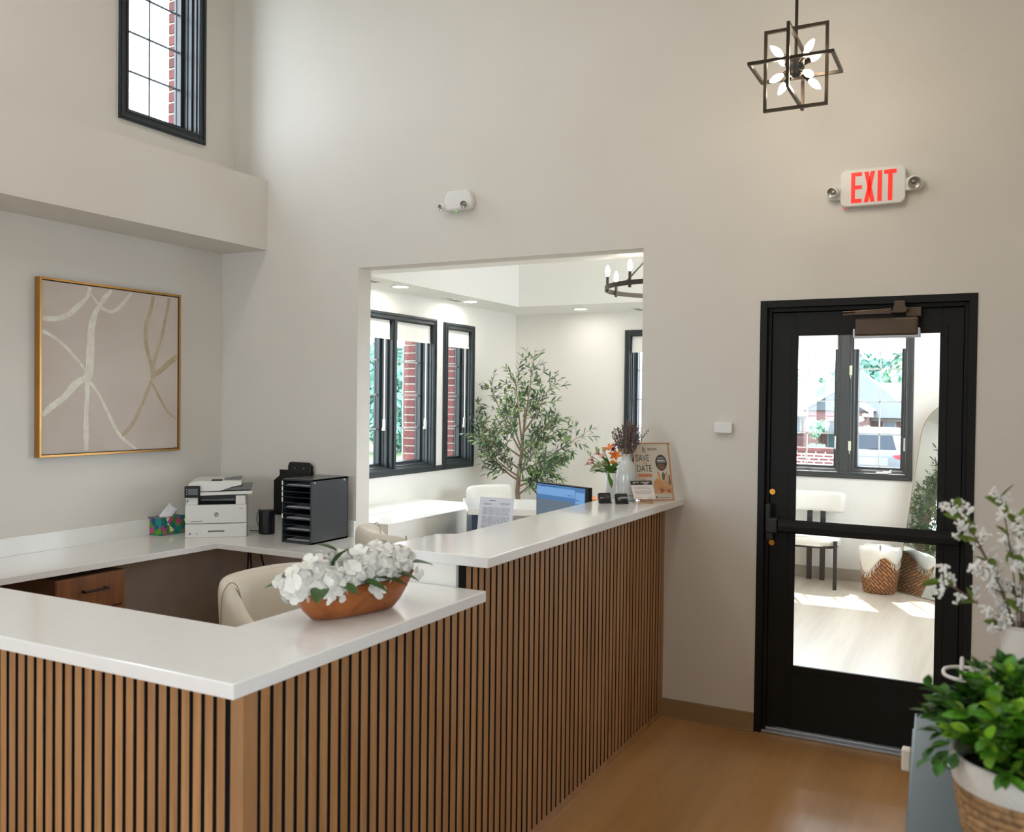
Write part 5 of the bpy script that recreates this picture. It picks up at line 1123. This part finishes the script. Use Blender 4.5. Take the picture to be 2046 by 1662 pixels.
bm = bmesh.new(); uvl = bm.loops.layers.uv.new('UVMap'); n = 64; prof = [(.128, .0), (.137, .02), (.150, .12), (.162, .24), (.168, .345), (.172, .358), (.165, .362), (.160, .345), (.145, .12), (.13, .02)]
rg = [[bm.verts.new((KX+r*math.cos(2*PI*k/n), KY+r*math.sin(2*PI*k/n), z)) for k in range(n)] for r, z in prof]
for i, (a, b) in enumerate(zip(rg, rg[1:])):
    for k in range(n):
        f_ = bm.faces.new((a[k], a[(k+1) % n], b[(k+1) % n], b[k]))
        for lp, uvv in zip(f_.loops, ((k/n, prof[i][1]), ((k+1)/n, prof[i][1]), ((k+1)/n, prof[i+1][1]), (k/n, prof[i+1][1]))): lp[uvl].uv = (uvv[0]*1.6, uvv[1]*1.7)
bm.faces.new(rg[0][::-1]); obj('basket_body', bm, weave_mat(), kb, smooth=True)
tw = thing('throw_blanket', 'white fringed throw blanket draped over the woven basket', 'blanket', (KX, KY, .36))
M_throw = mat('white_knit', '#e6e2d8', .95, bump=.5, bscale=140)
bm = bmesh.new(); nr, na = 10, 48; rows = []
for i in range(nr+1):
    t = i/nr; row = []
    for k in range(na):
        a = 2*PI*k/na; drop = .005+.17*max(0, math.cos(a+2.15))**5+.10*max(0, math.cos(a+.45))**5+.006*math.sin(5*a)
        if t < .4: r = .168*t/.4; z = .395+.035*math.sin(6*a)*t+.03*math.cos(3*a+1)*(1-t)
        else: q = (t-.4)/.6; r = .170+.006*math.sin(7*a)*q+.012*math.sin(q*PI); z = .395-.03*q-drop*q+.035*math.sin(6*a)*.4*(1-q)
        row.append(bm.verts.new((KX+r*math.cos(a), KY+r*math.sin(a), z)))
    rows.append(row)
for a, b in zip(rows, rows[1:]):
    for k in range(na): bm.faces.new((a[k], a[(k+1) % na], b[(k+1) % na], b[k]))
bmesh.ops.remove_doubles(bm, verts=rows[0], dist=.001); edge = [v.co.copy() for v in rows[-1]]
bmesh.ops.solidify(bm, geom=bm.faces[:], thickness=-.006); obj('cloth', bm, M_throw, tw, smooth=True)
bm = bmesh.new()
for k in range(na):
    if edge[k].z > .30: continue
    for s in (0, .5):
        p = edge[k].lerp(edge[(k+1) % na], s); tube(bm, [p, p+Vector((rnd.uniform(-.006, .006), rnd.uniform(-.006, .006), -.02)), p+Vector((rnd.uniform(-.01, .01), rnd.uniform(-.01, .01), -.045))], .0022, 4)
obj('fringe', bm, M_throw, tw, kind='stuff')
# arched leaning mirror
mi = thing('arch_mirror', 'tall arched mirror with a thin gold edge leaning in the far corner', 'mirror', (4.2, 4.0, 0))
m0 = Vector((4.012, 4.112, .004)); mdir = Vector((.777, -.629, 0)).normalized(); mback = Vector((.629, .777, 0)).normalized(); lean = (Vector((0, 0, 1))*1.0+mback*.185).normalized()
RM = basis(m0, mdir, lean)
def arch(w, h, ins=0):
    P = [(ins, ins), (w-ins, ins)]; r = w/2-ins
    for k in range(0, 25): a = PI*k/24; P.append((w/2+r*math.cos(a), h-w/2+r*math.sin(a)))
    return P
bm = bmesh.new(); prism(bm, arch(.62, 1.72), -.018, -.002, M=RM); obj('mirror_back', bm, M_gold, mi)
bm = bmesh.new(); M_pg = mat('pale_gold_edge', '#cbbf9a', .3, metal=.6); o_ = arch(.62, 1.72); i_ = arch(.62, 1.72, .006)
vo = [bm.verts.new(RM @ Vector((*p, .003))) for p in o_]; vi = [bm.verts.new(RM @ Vector((*p, .003))) for p in i_]; vo2 = [bm.verts.new(RM @ Vector((*p, -.003))) for p in o_]
for k in range(len(o_)): j = (k+1) % len(o_); bm.faces.new((vo[k], vo[j], vi[j], vi[k])); bm.faces.new((vo[k], vo[j], vo2[j], vo2[k]))
obj('gold_edge', bm, M_pg, mi)
bm = bmesh.new(); vv = [bm.verts.new(RM @ Vector((*p, .0005))) for p in arch(.62, 1.72, .004)]; bm.faces.new(vv); obj('mirror_glass', bm, mat('silver_mirror', '#eef2f0', .0, metal=1), mi)
# olive tree
OX, OY = .53, 3.50
ot = thing('olive_tree', 'potted olive tree with slender branches in the corner by the windows', 'potted tree', (OX, OY, 0))
M_bark = mat('olive_bark', '#8a7463', .85, bump=.5, bscale=60, var=.12); M_ol = instance_tint(mat('olive_leaf_dark', '#4b6648', .45, var=.3, vscale=12), .35)
obj('pot', lathe(bmesh.new(), [(0, 0), (.13, 0), (.17, .05), (.18, .28), (.185, .30), (.17, .30), (.16, .27), (0, .27)], (OX, OY, 0), 36), M_trimw, ot, smooth=False)
tr = bmesh.new(); tube(tr, [(OX, OY, .26), (OX+.01, OY, .55), (OX-.015, OY, .75), (OX+.005, OY, .95), (OX+.03, OY, 1.15), (OX+.05, OY, 1.38), (OX+.06, OY, 1.6)], [.030, .026, .024, .021, .016, .011, .006], 10)
obj('trunk', tr, M_bark, ot, smooth=True)
bb = bmesh.new(); leaves = []
def clampw(p): return Vector((max(.03, p.x), min(Y1-.04, p.y), p.z))
ends = []
mains = [((OX+.0, OY, .72), (OX+.30, OY-.02, 1.02)), ((OX, OY, .80), (OX+.52, OY-.05, 1.12)), ((OX+.01, OY, .95), (OX+.60, OY+.05, 1.30)), ((OX, OY, .90), (OX-.38, OY-.08, 1.20)), ((OX+.02, OY, 1.10), (OX-.48, OY-.02, 1.47)), ((OX+.02, OY, 1.15), (OX-.36, OY+.05, 1.78)),
         ((OX+.03, OY, 1.25), (OX-.05, OY, 1.88)), ((OX+.04, OY, 1.3), (OX+.13, OY+.02, 2.03)), ((OX+.05, OY, 1.35), (OX+.33, OY, 1.80)), ((OX+.03, OY, 1.1), (OX+.36, OY+.1, 1.42)), ((OX+.0, OY, .95), (OX+.30, OY-.28, 1.18)), ((OX, OY, .98), (OX-.25, OY-.3, 1.32)), ((OX+.02, OY, 1.15), (OX+.18, OY+.32, 1.45)), ((OX+.02, OY, 1.2), (OX+.0, OY-.25, 1.62)), ((OX, OY, .86), (OX-.40, OY+.1, 1.10)), ((OX, OY, .86), (OX+.42, OY-.18, .98))]
for p0, p1 in mains:
    p0, p1 = Vector(p0), Vector(p1); C = bez(p0, p0*.55+p1*.45+Vector((0, 0, -.05)), p1, 12); tube(bb, C, [.009*(1-k/13)+.0022 for k in range(13)], 6)
    for j in range(4, 13):
        for q in range(2 if j < 12 else 3):
            dr_ = (C[j]-C[j-1]).normalized(); s = Matrix.Rotation(rnd.uniform(0, 6.28), 3, dr_) @ dr_.orthogonal().normalized()
            L = rnd.uniform(.10, .22); e = clampw(C[j]+(dr_*.7+s*.9+Vector((0, 0, .12))).normalized()*L); K = bez(C[j], (C[j]+e)/2+Vector((0, 0, .015)), e, 6); tube(bb, K, .0016, 4)
            for k in range(1, 7):
                t_ = (K[k]-K[k-1]).normalized(); pp = Matrix.Rotation(k*1.7, 3, t_) @ t_.orthogonal().normalized()
                for sgn in (-1, 1):
                    if rnd.random() < .45: continue
                    leaves.append((K[k], (t_*.75+pp*sgn*.75+Vector((0, 0, -.12))).normalized()))
            leaves.append((K[6], (K[6]-K[5]).normalized()))
obj('branches', bb, M_bark, ot, kind='stuff')
rnd.shuffle(leaves)
lo1 = leaf_mesh('leaf', .078, .020, M_ol, .14, 3); M_ol2 = instance_tint(mat('olive_leaf_light', '#7f9a55', .45, var=.25, vscale=12), .3); lo2 = leaf_mesh('leaf', .072, .021, M_ol2, .2, 3)
fr = [l for l in leaves if l[0].y < OY+.1][:290]; fid = set(id(l) for l in fr)
for p, d in fr:
    p = clampw(p); d = Vector((d.x if p.x > .09 else abs(d.x)*.5, d.y, d.z)); put_leaf(lo1 if rnd.random() < .72 else lo2, ot, p, d, rnd.uniform(.75, 1.2), rnd.uniform(-1.2, 1.2))
rest = bmesh.new()
for l in leaves:
    if id(l) in fid: continue
    p = clampw(l[0]); d = Vector((l[1].x if p.x > .09 else abs(l[1].x)*.5, l[1].y if p.y < Y1-.1 else -abs(l[1].y), l[1].z))
    leaf_bm(rest, p, d, rnd.uniform(.055, .085), .019, nrm=(rnd.uniform(-1, 1), rnd.uniform(-1, 1), 1), curl=.12, nseg=3, mi=0 if rnd.random() < .72 else 1)
obj('foliage', rest, [mat('olive_inner_dark', '#4a6346', .5, var=.35, vscale=14), mat('olive_inner_light', '#7a9350', .5, var=.25, vscale=14)], ot, kind='stuff')
print('olive leaves', len(leaves))
# round copper side table seen through the gap beside the monitor
ct = thing('side_table', 'round copper topped side table behind the monitor', 'table', (2.44, .74, 0))
obj('table_top', lathe(bmesh.new(), [(0, 1.03), (.10, 1.03), (.105, 1.035), (.105, 1.048), (0, 1.05)], (2.44, .74, 0), 40), mat('copper', '#d07a2c', .35, metal=.5), ct); 
bm = bmesh.new(); lathe(bm, [(.0, 0), (.095, 0), (.095, 1.03), (0, 1.03)], (2.44, .74, 0), 40); obj('drum', bm, wood('pale_oak', '#c9a98a', '#b8967a', 30, 'z', .5), ct)

# ================================================================== OUTDOORS
def ground_z(y): return -.25-.0265*max(0, y-6)
M_asph = mat('asphalt', '#4d4f50', .9, var=.06, vscale=2); M_lawn = mat('lawn', '#3f4d2c', .95, var=.15, vscale=3); M_conc = mat('concrete_walk', '#6e6c68', .9, var=.05)
bm = bmesh.new()
for y0, y1 in ((Y1+.3, 140),):
    v = [bm.verts.new(p) for p in ((-60, y0, ground_z(y0)), (60, y0, ground_z(y0)), (60, y1, ground_z(y1)), (-60, y1, ground_z(y1)))]; bm.faces.new(v)
bmesh.ops.solidify(bm, geom=bm.faces[:], thickness=.2); struct('ground_parking', bm, M_asph)
struct('ground_lawn', boxes((-60, -.35, -40, Y1+.3, -.45, -.27), (-60, -9, Y1+.3, 40, -.5, -.24)), M_lawn)
struct('ground_path', boxes((-6.2, -4.8, -40, 30, -.46, -.22)), M_conc)
# brick office building across the lot
hb = thing('brick_building', 'single storey red brick building with grey hipped roof across the parking lot', 'building', (-6, 75, ground_z(75)))
def brick_wall_mat():
    m = bpy.data.materials.new('far_brick'); m.use_nodes = True; nt = m.node_tree; b = nt.nodes['Principled BSDF']; tc = nt.nodes.new('ShaderNodeTexCoord'); sp = nt.nodes.new('ShaderNodeSeparateXYZ'); cb_ = nt.nodes.new('ShaderNodeCombineXYZ'); ad = nt.nodes.new('ShaderNodeMath')
    nt.links.new(tc.outputs['Object'], sp.inputs[0]); nt.links.new(sp.outputs[0], ad.inputs[0]); nt.links.new(sp.outputs[1], ad.inputs[1]); nt.links.new(ad.outputs[0], cb_.inputs[0]); nt.links.new(sp.outputs[2], cb_.inputs[1])
    br = nt.nodes.new('ShaderNodeTexBrick'); br.inputs['Scale'].default_value = 1; br.inputs['Brick Width'].default_value = .21; br.inputs['Row Height'].default_value = .075; br.inputs['Mortar Size'].default_value = .008
    br.inputs['Color1'].default_value = hexc('#5c3130'); br.inputs['Color2'].default_value = hexc('#4f2828'); br.inputs['Mortar'].default_value = hexc('#6f6a64')
    nt.links.new(cb_.outputs[0], br.inputs['Vector']); nt.links.new(br.outputs[0], b.inputs['Base Color']); b.inputs['Roughness'].default_value = .95; return m
M_fb = brick_wall_mat(); M_roof = mat('grey_shingle', '#454c50', .95, var=.08, vscale=.8); M_fas = mat('cream_fascia', '#8d8b80', .8); M_teal = mat('teal_door', '#0b4547', .5); M_fgl = mat('far_window_glass', '#49606a', .15)
YH = 75; gz = ground_z(75)-.3; EV = .55
obj('wall', boxes((-22, 9, YH+2.2, YH+14, gz, EV)), M_fb, hb)
for x0, x1 in ((-22.4, 9.4),): obj('fascia', boxes((x0, x1, YH+1.7, YH+1.9, EV-.32, EV+.10)), M_fas, hb)
bm = bmesh.new(); v = [bm.verts.new(p) for p in ((-22.6, YH+1.6, EV+.1), (9.6, YH+1.6, EV+.1), (9.6, YH+15, EV+.1), (-22.6, YH+15, EV+.1), (-15, YH+8.3, 3.6), (2, YH+8.3, 3.6))]
for f_ in ((0, 1, 5, 4), (1, 2, 5), (2, 3, 4, 5), (3, 0, 4), (0, 3, 2, 1)): bm.faces.new([v[i] for i in f_])
obj('roof', bm, M_roof, hb)
bm = bmesh.new(); v = [bm.verts.new(p) for p in ((-11.2, YH+.5, EV), (-.3, YH+.5, EV), (-.3, YH+11, EV), (-11.2, YH+11, EV), (-5.8, YH+5.6, 5.05))]
for f_ in ((0, 1, 4), (1, 2, 4), (2, 3, 4), (3, 0, 4), (0, 3, 2, 1)): bm.faces.new([v[i] for i in f_])
obj('upper_roof', bm, M_roof, hb)
GXc, GH = -6.35, 3.0; gl, gr_, gy = -9.35, -3.45, YH-1.6
bm = bmesh.new(); v = [bm.verts.new(p) for p in ((gl, gy, 1.10), (GXc, gy, GH), (gr_, gy, 1.10), (gl, YH+8, 1.10), (GXc, YH+8, GH), (gr_, YH+8, 1.10))]
for f_ in ((0, 1, 4, 3), (1, 2, 5, 4), (0, 3, 5, 2), (0, 2, 1), (3, 4, 5)): bm.faces.new([v[i] for i in f_])
obj('gable_roof', bm, M_roof, hb)
for s, a in ((-1, gl), (1, gr_)):
    bm = bmesh.new(); prism(bm, [(a, 1.06), (a+.05, 1.42-.3), (GXc, GH+.03), (GXc, GH-.34), (a, .76)], -gy-.0, -gy+.14, M=Matrix(((1, 0, 0, 0), (0, 0, -1, 0), (0, 1, 0, 0), (0, 0, 0, 1)))); obj('gable_fascia', bm, M_fas, hb)
    xr = a if s > 0 else a-.0; obj('eave_return', bx(min(a, a-s*.8), max(a, a-s*.8), gy-.12, gy+.3, .62, .90), M_fas, hb)
# gable wall with an arched recess
ax0, ax1, atop = -7.75, -5.25, .12; bm = bmesh.new(); Mg = Matrix(((1, 0, 0, 0), (0, 0, 1, 0), (0, 1, 0, 0), (0, 0, 0, 1)))
n = 16; arcp = [((ax0+ax1)/2-(ax1-ax0)/2*math.cos(PI*k/n), atop-.5+.62*math.sin(PI*k/n)) for k in range(n+1)]
prism(bm, [(gl+.5, gz), (ax0, gz), (ax0, .9), (gl+.5, .9)], gy+.2, gy+.8, M=Mg); prism(bm, [(ax1, gz), (gr_-.5, gz), (gr_-.5, .9), (ax1, .9)], gy+.2, gy+.8, M=Mg)
for p, q in zip(arcp, arcp[1:]): prism(bm, [p, q, (q[0], .9), (p[0], .9)], gy+.2, gy+.8, M=Mg)
prism(bm, [(gl+.5, .9), (gr_-.5, .9), (GXc, GH-.35)], gy+.2, gy+.8, M=Mg); B(bm, gl+.5, ax0-.0, gy+.8, YH+2.5, gz, .9); B(bm, ax1, gr_-.5, gy+.8, YH+2.5, gz, .9)
obj('gable_wall', bm, M_fb, hb)
obj('entry_wall', bx(ax0, ax1, YH+1.0, YH+1.2, gz, .9), M_fb, hb)
dx_ = -6.78; bm = bmesh.new(); prism(bm, [(dx_-.52, gz)]+[(dx_-.52*math.cos(PI*k/12), -.35+.45*math.sin(PI*k/12)) for k in range(13)]+[(dx_+.52, gz)], YH+.9, YH+1.0, M=Mg); do_ = obj('door_surround', bm, M_fas, hb)
obj('entry_door', bx(dx_-.42, dx_+.42, YH+.84, YH+.9, gz, -.42), M_teal, hb, label='teal entrance door')
bm = bmesh.new(); prism(bm, [(dx_-.40*math.cos(PI*k/12), -.36+.36*math.sin(PI*k/12)) for k in range(13)], YH+.84, YH+.9, M=Mg); obj('fanlight', bm, M_fgl, hb)
bm = bmesh.new(); prism(bm, [(-4.72+.62*math.cos(2*PI*k/24), .44+.27*math.sin(2*PI*k/24)) for k in range(24)], gy+.10, gy+.19, M=Mg); sb_ = obj('oval_sign', bm, M_fas, hb, label='pale oval sign board')
for x0, x1, z0, z1 in ((-2.95, -2.15, -.85, .15), (-10.9, -9.75, -.85, .05), (1.2, 2.4, -.85, .15)):
    w_ = obj('window_frame', bx(x0-.12, x1+.12, YH+2.08, YH+2.2, z0-.12, z1+.12), M_fas, hb); obj('window_pane', boxes((x0, (x0+x1)/2-.04, YH+2.05, YH+2.09, z0, z1), ((x0+x1)/2+.04, x1, YH+2.05, YH+2.09, z0, z1)), M_fgl, w_)
obj('downspout', bx(-3.42, -3.34, YH+2.1, YH+2.2, gz, EV-.3), M_fas, hb)
# low brick wall
lwb = thing('brick_garden_wall', 'low brick wall with a stone cap left of the parked car', 'garden wall', (.5, 17, ground_z(17)))
M_lb = M_fb.copy(); [setattr(n_.inputs['Mortar'], 'default_value', hexc('#b0a89e')) or setattr(n_.inputs['Mortar Size'], 'default_value', .014) for n_ in M_lb.node_tree.nodes if n_.type == 'TEX_BRICK']
obj('wall_body', boxes((-6, 2.0, 17, 17.25, ground_z(17)-.1, .58), (1.0, 2.05, 16.92, 17.33, ground_z(17)-.1, .50)), M_lb, lwb); obj('wall_cap', boxes((-6, 2.05, 16.95, 17.3, .58, .655)), mat('brick_cap', '#54302f', .9, var=.2, vscale=8), lwb, bevel=.01)
# trees and shrubs
M_crown = mat('tree_crown_hazed', '#567d70', .9, var=.35, vscale=1.2); M_crown2 = mat('tree_crown_hazed_light', '#6f9478', .9, var=.3, vscale=1.2); M_trunk = mat('tree_trunk', '#5b5148', .9)  # crowns lightened: haze veil put into the leaf colours
def crown_mesh(R, n, ls, squash=1.0, seed=1):
    rr = random.Random(seed); bm = bmesh.new(); lumps = [(Vector((rr.uniform(-1, 1)*.5, rr.uniform(-1, 1)*.5, rr.uniform(-1, 1)*.55*squash))*R, R*rr.uniform(.26, .42)) for _ in range(18)]
    for i in range(n):
        c, r = rr.choice(lumps); d = Vector((rr.gauss(0, 1), rr.gauss(0, 1), rr.gauss(0, 1))).normalized(); p = c+d*r*rr.uniform(.75, 1.05)
        s = d.orthogonal().normalized(); s = Matrix.Rotation(rr.uniform(0, 6.28), 3, d) @ s; t = d.cross(s); nn = (d+Vector((rr.gauss(0, .4), rr.gauss(0, .4), rr.gauss(0, .4)))).normalized(); s = nn.orthogonal().normalized(); t = nn.cross(s); L = ls*rr.uniform(.6, 1.3)
        vv = [bm.verts.new(p+s*L*a+t*L*b) for a, b in ((-.5, 0), (0, -.3), (.5, 0), (0, .3))]; bm.faces.new(vv)
    for c, r in lumps: bmesh.ops.create_icosphere(bm, subdivisions=1, radius=r*.72, matrix=Matrix.Translation(c))
    me = bpy.data.meshes.new('crown'); bm.to_mesh(me); bm.free(); return me
crA = crown_mesh(3.0, 5000, .42, 1.1, 1); crB = crown_mesh(3.0, 5000, .42, .8, 2); crS = crown_mesh(.5, 1500, .09, .7, 3)
for m_, me in ((M_crown, crA), (M_crown2, crB), (M_crown2, crS)): me.materials.append(m_)
def tree(label, x, y, z0, h, sc, me, cat='tree', group=None, name='deciduous_tree'):
    t = thing(name, label, cat, (x, y, z0), group=group)
    o = bpy.data.objects.new('crown', me); COL.objects.link(o); o.parent = t; o.location = (0, 0, h-sc*2.6 if me is not crS else h-.3); o.scale = (sc, sc, sc); o['kind'] = 'stuff'
    o.rotation_euler = (0, 0, (x*1.7+y) % 6.28)
    obj('trunk', tube(bmesh.new(), [(x, y, z0), (x+.1, y, z0+h*.3), (x, y, z0+h*.65)], [.05*sc+.02, .04*sc+.015, .02], 8), M_trunk, t)
for x, y, zt, s, me, lab in ((-15.5, 104, 5.2, 1.7, crA, 'distant tree at the far left of the brick building roof'), (-12.6, 101, 5.8, 1.5, crB, 'distant tree rising left of the roof ridge'), (-5.4, 103, 7.6, 2.1, crA, 'large distant tree rising right of the roof ridge'), (-.6, 100, 7.9, 2.2, crB, 'large distant tree at the right end of the far roof'), (3.8, 96, 6, 2.0, crA, 'distant tree beyond the right end of the far building'), (-19.5, 100, 5.5, 1.9, crB, 'distant tree beyond the left end of the far building'), (-9.0, 106, 5.4, 1.4, crA, 'distant tree directly behind the roof ridge')):
    tree(lab, x, y, -2.6, zt+2.6, s, me, group='trees behind the brick building')
tree('small round topped tree in front of the teal door building', -2.75, 42, -1.2, 1.95, 1.35, crS, name='ornamental_tree')
tree('small round topped tree behind the parked car', -.55, 42, -1.2, 1.7, 1.2, crS, name='ornamental_tree')
for x, y, lab in ((.95, 15.8, 'green shrub before the low brick wall, at its left'), (1.55, 15.9, 'green shrub before the low brick wall, near the car'), (-2.6, 41, 'clipped green bush at the foot of the small tree')):
    t = thing('shrub', lab, 'shrub', (x, y, ground_z(y))); o = bpy.data.objects.new('foliage', crS); COL.objects.link(o); o.parent = t; o.location = (0, 0, .42 if y < 30 else .55); s_ = .62 if y < 30 else 1.1; o.scale = (s_*1.1, s_, s_); o['kind'] = 'stuff'
# trees seen through the left windows, and behind them more for the high windows
for k, (x, y, zt, s, me) in enumerate(((-14, 22, 3.0, .62, crA), (-20, 31, 4.4, .8, crA), (-12, 15, 1.9, .45, crB), (-27, 33, 4.4, .8, crB), (-31, 47, 5.5, 1.1, crA), (-11, 28, 2.2, .6, crB), (-38, 44, 5.6, 1.1, crB))):
    tree(('tree on the lawn outside the left windows, nearest the path', 'tall tree outside the left windows, behind the nearest one', 'small light green tree outside the double window', 'light green tree far out on the lawn', 'dark tree at the end of the lawn', 'low light green tree toward the parking lot', 'light green tree at the end of the lawn')[k], x, y, -.4, zt+.4, s, me, group='trees outside the left windows')
for k, (x, y, zt, s, me) in enumerate(((1.0, 24, 3.2, 1.0, crB), (-4.5, 30, 3.8, 1.2, crA))):
    pass
# parked SUV
su = thing('parked_car', 'silver SUV parked outside, seen from behind', 'car', (1.85, 22, ground_z(22)))
gzc = ground_z(22); M_carp = mat('silver_car_paint', '#5f686e', .25, metal=.4, coat=.6); M_cgl = mat('tinted_glass', '#1f3040', .06); M_tail = mat('tail_lamp_red', '#b32431', .2); CXc = 1.82
def sec(y, w, zb, zm, zt, wt): return [(CXc-w*.5*.94, y, zb), (CXc+w*.5*.94, y, zb), (CXc+w*.5, y, zb+.18), (CXc+w*.5, y, zm-.12), (CXc+w*.5*.96, y, zm), (CXc+wt*.5, y, zt-.08), (CXc+wt*.5*.88, y, zt), (CXc-wt*.5*.88, y, zt), (CXc-wt*.5, y, zt-.08), (CXc-w*.5*.96, y, zm), (CXc-w*.5, y, zm-.12), (CXc-w*.5, y, zb+.18)]
bm = bmesh.new(); S_ = [sec(22.0, 1.70, gzc+.32, gzc+.98, gzc+1.02, 1.60), sec(22.12, 1.82, gzc+.26, gzc+1.02, gzc+1.10, 1.60), sec(22.42, 1.85, gzc+.25, gzc+1.04, gzc+1.62, 1.36), sec(22.75, 1.86, gzc+.25, gzc+1.05, gzc+1.68, 1.36), sec(24.3, 1.86, gzc+.25, gzc+1.05, gzc+1.66, 1.34), sec(25.2, 1.84, gzc+.25, gzc+1.02, gzc+1.06, 1.6), sec(26.4, 1.7, gzc+.3, gzc+.85, gzc+.88, 1.5)]
rg = [[bm.verts.new(p) for p in s] for s in S_]
for a, b in zip(rg, rg[1:]):
    for k in range(12): bm.faces.new((a[k], a[(k+1) % 12], b[(k+1) % 12], b[k]))
bm.faces.new(rg[0]); bm.faces.new(rg[-1][::-1]); obj('car_body', bm, M_carp, su, bevel=.03, seg=3, smooth=True)
bm = bmesh.new(); v = [bm.verts.new(p) for p in ((CXc-.70, 22.105, gzc+1.10), (CXc+.70, 22.105, gzc+1.10), (CXc+.56, 22.345, gzc+1.54), (CXc-.56, 22.345, gzc+1.54))]; bm.faces.new(v); bmesh.ops.solidify(bm, geom=bm.faces[:], thickness=.03); obj('rear_window', bm, M_cgl, su, bevel=.01)
obj('rear_wiper', tube(bmesh.new(), [(CXc-.02, 22.08, gzc+1.12), (CXc+.28, 22.09, gzc+1.15)], .012, 6), M_plastb, su)
for s in (-1, 1):
    bm = bmesh.new(); prism(bm, [(CXc+s*.93, gzc+1.02), (CXc+s*.60, gzc+.95), (CXc+s*.72, gzc+.86), (CXc+s*.92, gzc+.84)], 21.97, 22.2, M=Mg); obj('tail_lamp', bm, M_tail, su, bevel=.01)
    obj('side_mirror', bx(CXc+s*.92-.02, CXc+s*.92+(.16 if s > 0 else -.02)+.02, 23.9, 24.05, gzc+1.05, gzc+1.22), M_carp, su, bevel=.03)
    for yy in (22.8, 25.5): obj('wheel', lathe(bmesh.new(), [(0, -.11), (.22, -.11), (.34, -.09), (.34, .09), (.22, .11), (0, .11)], n=28, M=basis((CXc+s*.80, yy, gzc+.34), (0, 1, 0), (0, 0, 1))), M_plastb, su)
obj('bumper', bx(CXc-.88, CXc+.88, 21.93, 22.1, gzc+.34, gzc+.56), M_plastg, su, bevel=.04); obj('number_plate', bx(CXc-.17, CXc+.17, 21.98, 22.0, gzc+.70, gzc+.84), M_plastw, su, bevel=.005); obj('plate_recess', bx(CXc-.50, CXc+.50, 21.99, 22.01, gzc+.66, gzc+.88), M_plastg, su, bevel=.01)
obj('round_badge', lathe(bmesh.new(), [(0, 0), (.06, 0), (.05, .012), (0, .012)], n=20, M=basis((CXc, 22.0, gzc+.96), (1, 0, 0), (0, 0, 1))), M_steel, su)
